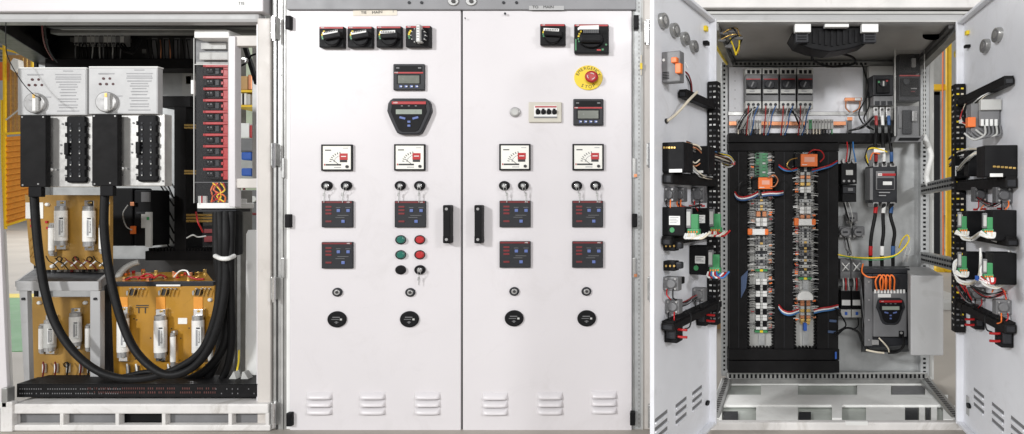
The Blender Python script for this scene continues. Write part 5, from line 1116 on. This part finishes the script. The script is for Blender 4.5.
t = thing('end_bracket', 'white block with orange ends across the left terminal strip', 'terminal block', at(759, 235, 134)); part('body', t, lambda m: m.sb(Scr(128), 751, 229, 767, 235, -8, 0, wht, 1)); part('orange_end', t, lambda m: m.sb(Scr(127), 748, 228.6, 752.6, 235, -6, 0, orange, 1.4)); part('orange_end', t, lambda m: m.sb(Scr(127), 765, 229, 768.6, 235, -6, 0, orange, 1.2))
t = thing('end_bracket', 'white block with orange ends across the right terminal strip', 'terminal block', at(804, 226, 134)); part('body', t, lambda m: m.sb(Scr(128), 798, 219, 815, 225.5, -8, 0, wht, 1)); part('orange_end', t, lambda m: m.sb(Scr(127), 794.6, 218, 799, 225.6, -6, 0, orange, 1.2)); part('orange_end', t, lambda m: m.sb(Scr(127), 812, 219, 816, 225, -6, 0, orange, 1.2))
one('white_dome', 'white dome lid near the foot of the right terminal strip', 'cap', MB().poly(Scr(130), [at(805.5+8*math.cos(math.radians(a)), 298-7*math.sin(math.radians(a)), 130).xy[:] for a in range(-20, 201, 11)], -10, 0, wht, 1.5))
one('blue_jumper', 'small blue jumper at the foot of the right terminal strip', 'jumper', MB().sb(Scr(132), 803.8, 323, 807, 331, -6, 0, dialm, .5).sb(Scr(138), 801, 322, 810, 324.4, -6, 0, brass, .3))
one('jumper', 'small yellow sticker strip under the blue jumper', 'sticker', MB().sb(Scr(147), 803, 333, 807, 346, -.6, .3, cream))

# ---------------------------------------------------------------- open doors
LF = Frame(V3(711, 0, 0), V3(-.389, 0, -.921), V3(0, 1, 0), V3(.921, 0, -.389))
RF = Frame(V3(962, 0, 0), V3(-.139, 0, -.990), V3(0, 1, 0), V3(-.990, 0, .139))
def side(DF, u, v, c=0):
    a = DF.inv(u, v, c)[0]; return Frame(DF.p(a, 0, c), DF.ec, DF.eb, DF.ea)
def opendoor(nm, DF, y0, y1, L):
    d = part(nm, RC, lambda m: (m.box(DF, 4, y0, L, y1, -4, 0, white2, .8), m.box(DF, .5, y0, 4.2, y1, -4, 6.5, white2, .8), m.box(DF, 4.2, y0, L, y0+3, 0, 6, white2, .6), m.box(DF, 4.2, y1-3, L, y1, 0, 6, white2, .6)))
    return d
ld = opendoor('left_door', LF, 20, 423, 143); rd = opendoor('right_door', RF, 22, 423, 152)
def dlouv(DF, u, v, par, du):
    m = MB(); a, b = DF.inv(u, v); w = 13
    for i in range(3):
        y = b-7+i*7; m.box(DF, a-w, y-1, a+w, y+2.2, -.5, .25, mgrey); m.box(DF, a-w, y+1.6, a+w, y+3.2, 0, 1.6, white2, .4)  # flat grey strip stands in for the shadow at each slat
    m.build('louvre', par)
for u, v in ((661, 424), (681, 409.5), (697, 397)): dlouv(LF, u, v, ld, 1)
for u, v in ((979, 400), (998, 416), (1018, 431)): dlouv(RF, u, v, rd, 1)
def grom(par, DF, u, v, ru, rv):
    part('round_grommet', par, lambda m: (m.sc(DF, u, v, ru, rv, 0, 4, steel, n=26, rnd=.8), m.sc(DF, u+.4, v+.2, ru*.72, rv*.78, 3.9, 4.3, mgrey, n=24), m.sc(DF, u-.3, v-.4, ru*.4, rv*.5, 4.3, 4.7, silver, n=16)))
for a in ((666, 20.5, 3.9, 7.6), (677.3, 30, 3.6, 7), (687.4, 38.5, 3.3, 6.6), (696.3, 46.3, 3, 6.2)): grom(ld, LF, *a)
for a in ((994.6, 35, 4, 7.2), (982.6, 46, 3.6, 6.8)): grom(rd, RF, *a)
part('lock', rd, lambda m: (m.sc(RF, 967.5, 405.5, 1.6, 2.6, 0, 2, black, n=14), m.sb(RF, 966, 396, 968.6, 415, 0, .8, greyp, .3)))
part('lock', ld, lambda m: m.sc(LF, 708.5, 403, 1.4, 2.4, 0, 2, black, n=14))
part('hinge_catch', ld, lambda m: (m.sb(LF, 706.5, 26, 708.5, 31, 0, 3, yell, .4), m.sb(LF, 707.5, 41, 710, 45, 0, 5, black, .8)))
part('hinge_catch', rd, lambda m: (m.sb(RF, 964.5, 31, 966.4, 35, 0, 3, yell, .4), m.sb(RF, 963.4, 45, 965.4, 48, 0, 5, black, .8)))

def tray(DF, u, v, c1, h, lab, a0=1.5, dots=None):
    a, b = DF.inv(u, v)
    m = MB(); m.box(DF, a0, b, a, b+h, 1, c1, blackm, .8)
    n = int((a-a0)/3.2)
    for i in range(n): m.box(DF, a0+1+i*3.2, b-1.6, a0+2.8+i*3.2, b+.4, 1, c1-1, blackm)
    sd = side(DF, u, v); m.box(sd, 2.5, b+1.4, c1-1.5, b+h-1.4, -.2, .25, dgrey)
    return one('cable_tray', lab, 'cable tray', m)
def vduct(DF, y0, y1, lab, cols):
    m = MB(); m.box(DF, 2, y0, 14, y1, 1, 11, blackm, .6)
    y = y0+4
    while y < y1-3:
        m.box(DF, 13.8, y, 14.3, y+1.6, 3, 5.4, R.choice(cols)); m.box(DF, 13.8, y, 14.3, y+1.6, 7, 9.4, R.choice(cols))
        m.box(DF, 5, y, 7, y+1.6, 10.8, 11.2, R.choice(cols)); m.box(DF, 9.4, y, 11.4, y+1.6, 10.8, 11.2, R.choice(cols)); y += 5.4
    return one('perforated_duct', lab, 'cable duct', m)
vduct(LF, 84, 322, 'upright perforated black duct along the hinge edge of the left open door', [lgrey, mgrey, mgrey, dgrey, mgrey, wht])
vduct(RF, 86, 330, 'upright perforated black duct along the hinge edge of the right open door', [mgrey, cream, mgrey, dgrey, lgrey, yell])
tray(LF, 677, 91, 9, 6, 'uppermost black tray on the left open door'); tray(LF, 661, 174, 10, 8, 'black tray under the paired black boxes of the left open door')
tray(LF, 660, 238, 10, 6, 'black tray below the green connector boxes of the left open door'); tray(LF, 660, 323, 12, 6, 'lowest black tray on the left open door')
tray(RF, 1016, 77, 9, 6, 'uppermost black tray on the right open door'); tray(RF, 1019, 178, 10, 8, 'black tray under the large black box of the right open door')
tray(RF, 1020, 239, 10, 6, 'black tray between the green connector rows of the right open door'); tray(RF, 1018, 325, 10, 7, 'lowest black tray on the right open door')

def dbox(name, lab, cat, DF, u0, v0, u1, v1, La, mm=black, group=None, extra=None):
    """box standing off a door: the face turned to the viewer starts at the door (u0) and reaches u1"""
    t = thing(name, lab, cat, DF.p(DF.inv(u0, v1)[0], DF.inv(u0, v1)[1], 0), group); sd = side(DF, u0, (v0+v1)/2)
    part('body', t, lambda m: m.sb(sd, min(u0, u1), v0, max(u0, u1), v1, -La, 0, mm, 1))
    if extra: extra(t, sd)
    return t
def relabel(u0, v0, u1, v1, gx, gy):
    def f(t, sd):
        part('label', t, lambda m: (m.sb(sd, u0, v0, u1, v1, 0, .4, wht, .1), [m.sb(sd, u0+1, v0+1.2+i*1.7, u1-1.5-(i % 2)*2, v0+1.8+i*1.7, .4, .6, inkg) for i in range(int((v1-v0)/2))]))
        if gx: part('green_seal', t, lambda m: m.sc(sd, gx, gy, 2.4, 2.6, 0, .4, greenc, n=18))
    return f
def conn(lab, sd, u0, v0, u1, v1, nw=5, cols=(wht, wht, cream), drop=(6, 10)):
    """green plug connector with clear front and a sheaf of wires"""
    t = thing('green_connector', lab, 'connector', sd.p(*sd.inv((u0+u1)/2, v1), 0), 'green plug connectors on the open doors'); h = v1-v0
    part('plug', t, lambda m: (m.sb(sd, u0+(u1-u0)*.35, v0+h*.2, u1, v1-h*.22, 0, 3.5, greenc, .6), m.sb(sd, u0, v1-h*.24, u1+1, v1, 0, 5, greenc, .8), [m.sc(sd, u0+1.5+i*(u1-u0)/4, v1-h*.12, .7, .9, 5, 5.6, orange, n=8) for i in range(4)]))
    part('clear_front', t, lambda m: (m.sb(sd, u0-1, v0, u0+(u1-u0)*.4, v1-h*.26, 0, 3, mgrey, .8), m.sb(sd, u0-.5, v0+h*.1, u0+(u1-u0)*.3, v1-h*.36, 3, 3.4, lgrey, .2)))
    for i in range(nw):
        m = MB(); a, b = sd.inv(u0+1+i*(u1-u0)/nw, v1-1.5); m.tube([sd.p(a, b, 5), sd.p(a+.5+i*.4, b+3, 9), sd.p(a+drop[0]*.6+i*.8, b+drop[1]*.5, 10), sd.p(a+drop[0]+i, b+drop[1]*.3-i*.6, 4)], .9, cols[i % len(cols)], 6); m.build('wire', t)
    return t
# left open door devices
def oext(t, sd):
    for k, (a, b, c, e) in enumerate(((671, 57, 676.5, 62.5), (675, 63, 680.6, 73))): part('orange_connector', t, lambda m: m.sb(sd, a, b, c, e, 0, 5, orange, .6))
    part('screw', t, lambda m: m.sc(sd, 663.6, 60, 1.3, 1.5, 0, .6, wht, n=12)); part('slots', t, lambda m: [m.sb(sd, 662.4, 72+i*1.6, 669, 72.7+i*1.6, 0, .3, black) for i in range(5)])
dbox('monitoring_relay', 'grey monitoring relay with orange plugs high on the left open door', 'relay', LF, 661.5, 51, 680, 82, 10, mgrey, None, oext)
one('control_wires', 'red and black wires dropping from the orange plugs to the upper tray', 'wires', MB().wire([(679, 70, -70), (687, 73, -66), (691, 82, -62), (692, 92, -60)], .7, dred).wire([(679, 72, -70), (686, 76, -66), (690, 84, -62), (691, 93, -60)], .6, rubber).wire([(678, 60, -72), (684, 61, -68), (688, 68, -66)], .5, wht))
one('white_cable', 'cream cable from the upper tray to a hole in the left open door', 'cable', MB().tube([LF.p(*LF.inv(u, v, c), c) for u, v, c in ((697, 92, 14), (689, 100, 12), (682, 108, 8), (674, 116, 4), (667, 121, 1))], 1.2, cream, 8).sc(LF, 667, 121, 1.6, 2.6, 0, .8, dgrey, n=14))
dbox('black_module', 'large black module above the middle tray on the left open door', 'module', LF, 662, 142, 684, 172, 22, black, None, lambda t, sd: (part('label', t, lambda m: m.sb(sd, 669, 169, 682, 172.4, 0, .6, wht, .1)), part('brass_contacts', t, lambda m: [m.sb(sd, 663+i*2.6, 146.5, 665+i*2.6, 148.6, 0, .8, brass, .2) for i in range(5)])))
dbox('black_module', 'smaller black module near the duct of the left open door', 'module', LF, 690, 146, 709, 174, 18, black, None, lambda t, sd: part('label', t, lambda m: m.sb(sd, 692, 170.5, 703, 173, 0, .6, wht, .1)))
def sheaf(lab, pts, cols, r=.8, sp=1.4, name='wire_bundle', tags=True):
    m = MB()
    for i, c in enumerate(cols):
        q = [(u+R.uniform(-sp, sp)*.7, v+(i-len(cols)/2)*sp+R.uniform(-.5, .5), d) for u, v, d in pts]; m.wire(q, r, c)
        if tags:
            u, v, d = q[len(q)//2]; m.sb(Scr(d-2), u-1.6, v-.8, u+1.6, v+.8, -1.5, 0, R.choice([red, wht, orange, wht]), .2, R.uniform(-30, 30))
    return one(name, lab, 'wires', m)
sheaf('tangled wires over the black modules of the left open door', [(665, 147, -78), (674, 143, -74), (688, 146, -62), (703, 153, -50), (718, 158, -20), (730, 162, 40)], [rubber, copper, rubber, cream, rubber, mgrey])
sheaf('looped wires beside the large black module on the left open door', [(684, 146, -66), (697, 148, -62), (703, 157, -58), (696, 165, -60), (692, 163, -58)], [cream, rubber, copper])
sheaf('blue and yellow wire ends at the duct of the left open door', [(716, 154, -20), (729, 157, 20), (733, 163, 40), (729, 166, 40), (723, 164, 20)], [bluew, yell, rubber, wht], .8, .9)
one('orange_tag_wire', 'orange tagged plug on the middle tray of the left open door', 'plug', MB().sb(Scr(-76), 675, 175, 680.5, 180, -4, 0, orange, .6).wire([(675, 176, -76), (671, 168, -76), (672, 155, -74), (680, 147, -70)], 1.4, rubber))
def grelay(lab, DF, u0, v0, u1, v1, tint=mgrey, pins=True):
    def ex(t, sd):
        part('coil_cap', t, lambda m: (m.sc(sd, (u0+u1)/2, (v0+v1)/2, abs(u1-u0)*.3, (v1-v0)*.3, 0, 3, tint, n=18, rnd=.6),))
        part('terminal', t, lambda m: [m.sc(sd, u0+(u1-u0)*x, v0+(v1-v0)*y, 1, 1.1, 0, 1.4, silver, n=8) for x in (.2, .8) for y in (.15, .85)])
        if pins:
            m = MB()
            for i in range(2): a, b = sd.inv(u0+(u1-u0)*(.3+.4*i), v1-2); m.tube([sd.p(a, b, 1), sd.p(a+1, b+4, 4), sd.p(a+3-2*i, b+7, 3), sd.p(a+2, b+9, -2)], .55, R.choice([redb, rubber, orange]), 6)
            m.build('wire', t)
    return dbox('grey_relay', lab, 'relay', DF, u0, v0, u1, v1, 9, tint, 'grey relays on the open doors', ex)
smk = pm('smoked_relay', (.10, .10, .105), .3)
grelay('dark relay under the middle tray at the free edge of the left open door', LF, 664, 187, 674, 202, smk); grelay('second dark relay from the free edge under the left door middle tray', LF, 675, 187, 684, 202, smk)
grelay('dark relay nearest the duct under the left door middle tray', LF, 691, 187, 704, 203, smk)
def redfeet(lab, pts):
    m = MB()
    for u, v, d in pts: m.sb(Scr(d), u-2, v-1, u+2, v+1, -2, 0, redb, .3)
    one('red_clips', lab, 'clips', m)
dbox('green_plug_module', 'black module with green seal at the free edge of the left open door', 'module', LF, 662, 207, 685, 236, 16, black, 'black modules with green plugs', relabel(669, 216, 680, 225, 672, 230))
conn('green connector right of the black module at the left door free edge', side(LF, 673, 222, 8), 687, 209, 698, 235, 6, (wht, wht, cream), (7, 6))
dbox('green_plug_module', 'black module without seal next to the duct, upper row of the left open door', 'module', LF, 692, 208, 709, 234, 14, black, 'black modules with green plugs', relabel(697, 215, 705, 223, 0, 0))
conn('green connector beside the duct, upper row of the left open door', side(LF, 697, 222, 8), 710, 209, 720, 233, 6, (wht, cream, redb), (6, 6))
dbox('green_plug_module', 'black module with green seal in the lower row of the left open door', 'module', LF, 689, 246, 708, 275, 18, black, 'black modules with green plugs', relabel(695, 256, 705, 263.5, 696, 268))
conn('green connector in the lower row of the left open door', side(LF, 695, 262, 8), 709, 250, 719, 273, 6, (wht, redb, bluew), (6, 8))
for nm, u, v, l in (('black_push_block', 663, 246, 'upper black contact block at the free edge of the left open door'), ('black_push_block', 663, 266, 'lower black contact block at the free edge of the left open door')):
    dbox(nm, l, 'contact block', LF, u, v-5, u+12, v+5, 10, black, 'black contact blocks', lambda t, sd: (part('knob', t, lambda m: m.sb(sd, u+12, v-4, u+18.5, v+3, -7, -1, dgrey, 1.5)), part('brass_contacts', t, lambda m: [m.sc(sd, u+3+i*4, v, 1, 1.2, 0, 1, brass, n=8) for i in range(3)])))
sheaf('red and white wires between the contact blocks of the left open door', [(668, 250, -84), (676, 256, -82), (674, 263, -82), (670, 272, -82), (677, 279, -80)], [redb, rubber, cream, rubber], .6, 1)
grelay('grey relay below the contact blocks of the left open door', LF, 663, 277, 678, 291); grelay('grey relay just above the lowest tray at the left door free edge', LF, 665, 300, 679, 314); grelay('grey relay just above the lowest tray near the left door duct', LF, 692, 288, 704, 302)
sheaf('orange wires between the lower grey relays of the left open door', [(669, 290, -82), (677, 294, -80), (674, 299, -80), (670, 304, -80), (678, 308, -78)], [orange, redb, cream], .6, 1)
dbox('small_black_knob', 'black knob right of the upper grey relay of the left open door', 'knob', LF, 677, 277, 682.6, 284, 6, black)
redfeet('row of red clips above the left green plug modules', [(665, 206.5, -78), (671, 206.2, -76), (677, 206, -74), (691, 206, -60), (698, 206, -56), (703, 206, -52)])
def gauge(lab, DF, u0, v0, u1, v1, du):
    def ex(t, sd):
        part('face_ridge', t, lambda m: (m.sb(sd, min(u0, u1)+2, v0+4, max(u0, u1)-2, v1-4, 0, 3, dgrey, 1),))
        for y in (.25, .65):
            m = MB(); a, b = sd.inv(u1, v0+(v1-v0)*y); m.tube([sd.p(a-2, b, -2), sd.p(a+3, b+.4, -2), sd.p(a+8, b+.2, -2)], 1.1, copper if du else redb, 8); m.build('pin', t)
        m = MB(); a, b = sd.inv(u1, v0); m.tube([sd.p(a+6, b+3, -2), sd.p(a+10, b+1, -3), sd.p(a+10, b-8, -6), sd.p(a+4, b-11, -10)], .6, rubber, 6); m.build('wire', t)
    return dbox('gauge_body', lab, 'gauge', DF, u0, v0, u1, v1, 14, black, 'black gauge bodies under the lowest trays', ex)
gauge('black gauge body with red pins under the left door tray, free edge', LF, 664, 325, 677, 343, 0); gauge('black gauge body with red pins under the left door tray, near the duct', LF, 696, 311, 706, 326, 0)
# right open door devices (they reach left from the door)
def gext(t, sd):
    part('terminal_head', t, lambda m: (m.sb(sd, 981, 99, 1002, 110, 0, 6, lgrey, .8), m.sb(sd, 979, 110, 1000, 126, 0, 3, mgrey, .8), [m.sb(sd, 981+i*4.6, 119, 984+i*4.6, 126, 3, 5, wht, .5) for i in range(4)]))
    part('orange_plug', t, lambda m: m.sb(sd, 968, 117, 976, 127, -4, 3, orange, .6))
    part('black_knob', t, lambda m: (m.sb(sd, 999, 106, 1010, 110, -2, 3, black, 1), m.sc(sd, 1010, 108, 2.6, 4.6, 0, 5, black, n=18)))
    for i in range(5):
        m = MB(); a, b = sd.inv(983+i*3.8, 126); m.tube([sd.p(a, b, 4), sd.p(a+1, b+8, 7), sd.p(a+9, b+12-i, 5), sd.p(a+15, b+6-i, 0)], .95, R.choice([lgrey, rubber, lgrey, mgrey]), 6); m.build('wire', t)
dbox('monitoring_relay', 'grey relay with white terminals and orange plug on the right open door', 'relay', RF, 1000, 103, 971, 136, 12, mgrey, None, gext)
sheaf('red wires beside the orange plug of the right open door', [(966, 104, -30), (962, 114, -24), (961, 122, -24), (967, 126, -30)], [red, cream, rubber], .7, 1)
dbox('black_module', 'large black module in the middle of the right open door', 'module', RF, 1018, 145, 985, 177, 20, black, None, lambda t, sd: (part('label', t, lambda m: m.sb(sd, 990, 173.4, 1003, 176.8, 0, .6, wht, .1)), part('brass_contacts', t, lambda m: [m.sb(sd, 993+i*4, 165.5+i*.3, 996+i*4, 167.5+i*.3, 0, .8, brass, .2) for i in range(6)])))
dbox('black_module', 'medium black module left of the large one on the right open door', 'module', RF, 986, 150, 968, 176, 12, black, None, lambda t, sd: part('label', t, lambda m: (m.sb(sd, 980, 163, 981, 173, 0, .5, wht), m.sb(sd, 981, 163, 984.5, 164, 0, .5, wht))))
dbox('black_module', 'small black module beside the duct of the right open door', 'module', RF, 970, 156, 954, 178, 8, black, None, lambda t, sd: part('label', t, lambda m: (m.sb(sd, 955.4, 166, 956.2, 176, 0, .5, wht), m.sb(sd, 956.2, 166, 959, 167, 0, .5, wht))))
sheaf('tangled red tipped wires over the modules of the right open door', [(950, 163, 20), (958, 158, -14), (968, 155, -30), (978, 154, -44), (986, 152, -56)], [cream, rubber, wht, mgrey, rubber], .9, 2.2)
sheaf('cream wires looping in front of the medium module on the right open door', [(981, 158, -60), (972, 160, -50), (966, 164, -44), (968, 170, -44), (974, 171, -48)], [cream, wht, rubber], .9, 1.2)
sheaf('cream wire arching over the large black module on the right open door', [(991, 160, -100), (1000, 163, -104), (1004, 170, -106), (1004, 180, -106)], [cream, rubber], .9, 1., tags=False)
grelay('smoked relay under the middle tray near the right door free edge', RF, 1013, 187, 996, 203, smk); grelay('smoked relay under the middle tray near the right door duct', RF, 988, 187, 974, 202, smk)
redfeet('row of red clips above the right green plug modules', [(976, 209.5, -62), (984, 209, -66), (1000, 208.5, -104), (1007, 208.3, -108), (1014, 208, -110)])
dbox('green_plug_module', 'large black module in the upper green plug row of the right open door', 'module', RF, 1017, 210, 993, 241, 18, black, 'black modules with green plugs')
dbox('green_plug_module', 'small black module in the upper green plug row near the right door duct', 'module', RF, 986, 211, 966, 238, 10, black, 'black modules with green plugs')
dbox('green_plug_module', 'large black module in the lower green plug row of the right open door', 'module', RF, 1017, 253, 993, 285, 18, black, 'black modules with green plugs')
dbox('green_plug_module', 'small black module in the lower green plug row near the right door duct', 'module', RF, 986, 252, 966, 280, 10, black, 'black modules with green plugs')
conn('green connector of the upper row near the right door free edge', side(RF, 1014, 222, 20), 984, 213, 993, 234, 5, (wht, wht, cream), (5, 5))
conn('green connector of the upper row near the right door duct', side(RF, 984, 222, 14), 959, 212, 967, 233, 5, (wht, cream), (5, 5))
conn('green connector of the lower row near the right door free edge', side(RF, 1014, 262, 20), 984, 259, 993, 279, 5, (wht, redb, wht), (5, 5))
conn('green connector of the lower row near the right door duct', side(RF, 984, 262, 14), 959, 252, 967, 273, 5, (wht, cream), (5, 5))
def loop(lab, pts, n, r=.95, cols=(wht, wht, cream)):
    m = MB()
    for i in range(n): m.wire([(u+R.uniform(-1, 1), v+i*.9+R.uniform(-.8, .8), d) for u, v, d in pts], r, cols[i % len(cols)])
    one('wire_bundle', lab, 'wires', m)
loop('white wires sagging along the upper green plug row of the right open door', [(960, 232, -64), (964, 236, -66), (972, 237, -70), (980, 232, -100), (988, 235, -112), (997, 239, -116), (1005, 240, -116)], 4)
loop('white wires looping round the lower green plugs near the right door duct', [(960, 258, -62), (955, 262, -58), (955, 272, -58), (960, 280, -64), (970, 282, -72), (978, 277, -90), (981, 262, -108), (980, 248, -108)], 4)
loop('white wires looping round the lower green plugs at the right door free edge', [(986, 262, -116), (981, 270, -116), (984, 281, -118), (995, 285, -120), (1006, 280, -122), (1011, 266, -122), (1009, 250, -120)], 4)
one('cable_tie', 'blue tie on the white wire loops of the right open door', 'cable tie', MB().sb(Scr(-112), 977.5, 276, 980.5, 281, -5, 0, dialm, .8))
sheaf('red and black wires under the lower green plugs of the right open door', [(957, 278, -58), (964, 288, -66), (968, 296, -72), (972, 302, -76)], [redb, rubber, redb], .6, 1.2, tags=False)
sheaf('red wires above the right grey relay of the right open door', [(992, 292, -112), (996, 288, -114), (1003, 290, -116), (1006, 300, -118)], [redb, orange], .6, 1.2, tags=False)
grelay('grey relay low on the right open door near its duct', RF, 986, 288, 970, 301); grelay('grey relay low on the right open door near its free edge', RF, 1012, 300, 996, 315)
gauge('black gauge body with red pins under the right door tray, near the duct', RF, 985, 316, 975, 330, 0); gauge('black gauge body with red pins under the right door tray, free edge', RF, 1014, 329, 1001, 348, 0)

# finer looms
def loom(lab, a, b, sag, n, cols, r=.5, spread=2.5):
    m = MB()
    for i in range(n):
        o = R.uniform(-spread, spread); q = R.uniform(-spread, spread)
        mid = ((a[0]+b[0])/2+o, (a[1]+b[1])/2+sag*R.uniform(.5, 1.2), min(a[2], b[2])-R.uniform(2, 7))
        m.wire([(a[0]+o, a[1]+q*.4, a[2]), mid, (b[0]+q, b[1]+o*.5, b[2])], r, cols[i % len(cols)])
    one('wire_loom', lab, 'wires', m)
dk = [rubber, mgrey, rubber, wred]; lt = [lgrey, wht, rubber, cream]
loom('fine dark loom between the smoked relays and modules of the left open door', (668, 200, -80), (700, 205, -58), 6, 8, dk, .45)
loom('fine pale loom hanging from the upper module row of the left open door', (690, 165, -60), (712, 178, -30), 5, 8, lt, .5)
loom('fine loom from the left door contact blocks up to its tray', (664, 262, -84), (680, 243, -74), 3, 7, dk, .45)
loom('fine loom between the lower grey relay pair of the left open door', (668, 300, -82), (695, 296, -56), 9, 8, dk, .45)
loom('fine loom dropping to the gauge bodies of the left open door', (672, 318, -80), (700, 312, -54), 8, 6, dk, .45)
loom('fine dark loom under the middle tray of the right open door', (978, 198, -70), (1004, 200, -104), 7, 9, dk, .45)
loom('fine pale loom over the medium module of the right open door', (958, 170, -30), (984, 150, -70), -6, 9, lt, .5)
loom('fine loom below the lower green plugs of the right open door', (972, 286, -78), (1004, 292, -112), 8, 9, dk, .45)
loom('fine loom beside the duct foot of the right open door', (958, 286, -40), (976, 306, -74), 4, 7, dk, .45)
loom('fine loom between relay terminals and upper tray of the right open door', (968, 112, -40), (992, 92, -90), -3, 7, lt, .45)
loom('dark wires rising from the copper bar terminals to the starters, left end', (740, 128, 128), (752, 108, 126), -1, 8, [rubber, lgrey, rubber], .45, 4)
loom('dark wires rising from the copper bar terminals to the starters, right end', (800, 128, 128), (790, 108, 126), -1, 8, [rubber, lgrey, rubber], .45, 4)
loom('dark wires between copper lug and grey breaker', (850, 130, 134), (876, 112, 128), 6, 6, [rubber, mgrey], .5)
loom('dark wires from the small contactor down to the round sockets', (846, 203, 132), (853, 226, 140), 2, 7, [rubber, lgrey, rubber], .45, 3)
loom('dark wires from the round sockets down to the small grey relays', (846, 238, 140), (851, 258, 136), 2, 7, [rubber, lgrey, mgrey], .45, 4)
loom('dark wires along the left edge of the soft starter', (860, 280, 118), (864, 330, 114), 2, 6, [rubber, mgrey], .45, 2)

# ================================================================ light and camera
w = bpy.data.worlds.new('World'); sc.world = w; w.use_nodes = True
bg = w.node_tree.nodes['Background']; bg.inputs[0].default_value = (1, 1, 1, 1); bg.inputs[1].default_value = .27
def lamp(name, p, tgt, size, sy, e, col=(1, 1, 1)):
    l = bpy.data.lights.new(name, 'AREA'); l.shape = 'RECTANGLE'; l.size = size; l.size_y = sy; l.energy = e; l.color = col
    o = bpy.data.objects.new(name, l); COL.objects.link(o); o.location = W(p); o.rotation_euler = (W(tgt)-W(p)).to_track_quat('-Z', 'Y').to_euler(); return o
lamp('hall_lamp_front', V3(720, -330, -1700), V3(640, 230, 0), 2.6, 1.0, 188, (1, .995, .99))
lamp('hall_lamp_left', V3(-900, -520, -1800), V3(800, 260, 0), 1., .7, 500, (.99, .995, 1))
lamp('hall_lamp_right', V3(2050, -520, -1500), V3(560, 260, 0), 1., .7, 175, (.99, .995, 1))
lamp('hall_lamp_rear', V3(-1500, -1700, 4500), V3(-1000, 430, 4500), 20, 16, 4200)
cd = bpy.data.cameras.new('Camera'); cam = bpy.data.objects.new('Camera', cd); COL.objects.link(cam); sc.camera = cam
cam.location = W(V3(VX, VY, -D)); cam.rotation_euler = (math.radians(90), 0, 0)
cd.sensor_width = 36; cd.lens = 36*D/1024; cd.shift_x = (512-VX)/1024; cd.shift_y = -(217-VY)/1024
cd.clip_end = 500; cd.clip_start = .05
sc.view_settings.view_transform = 'Standard'; sc.view_settings.look = 'None'; sc.view_settings.exposure = 0; sc.view_settings.gamma = 1
sc.render.engine = 'CYCLES'; sc.cycles.use_denoising = True
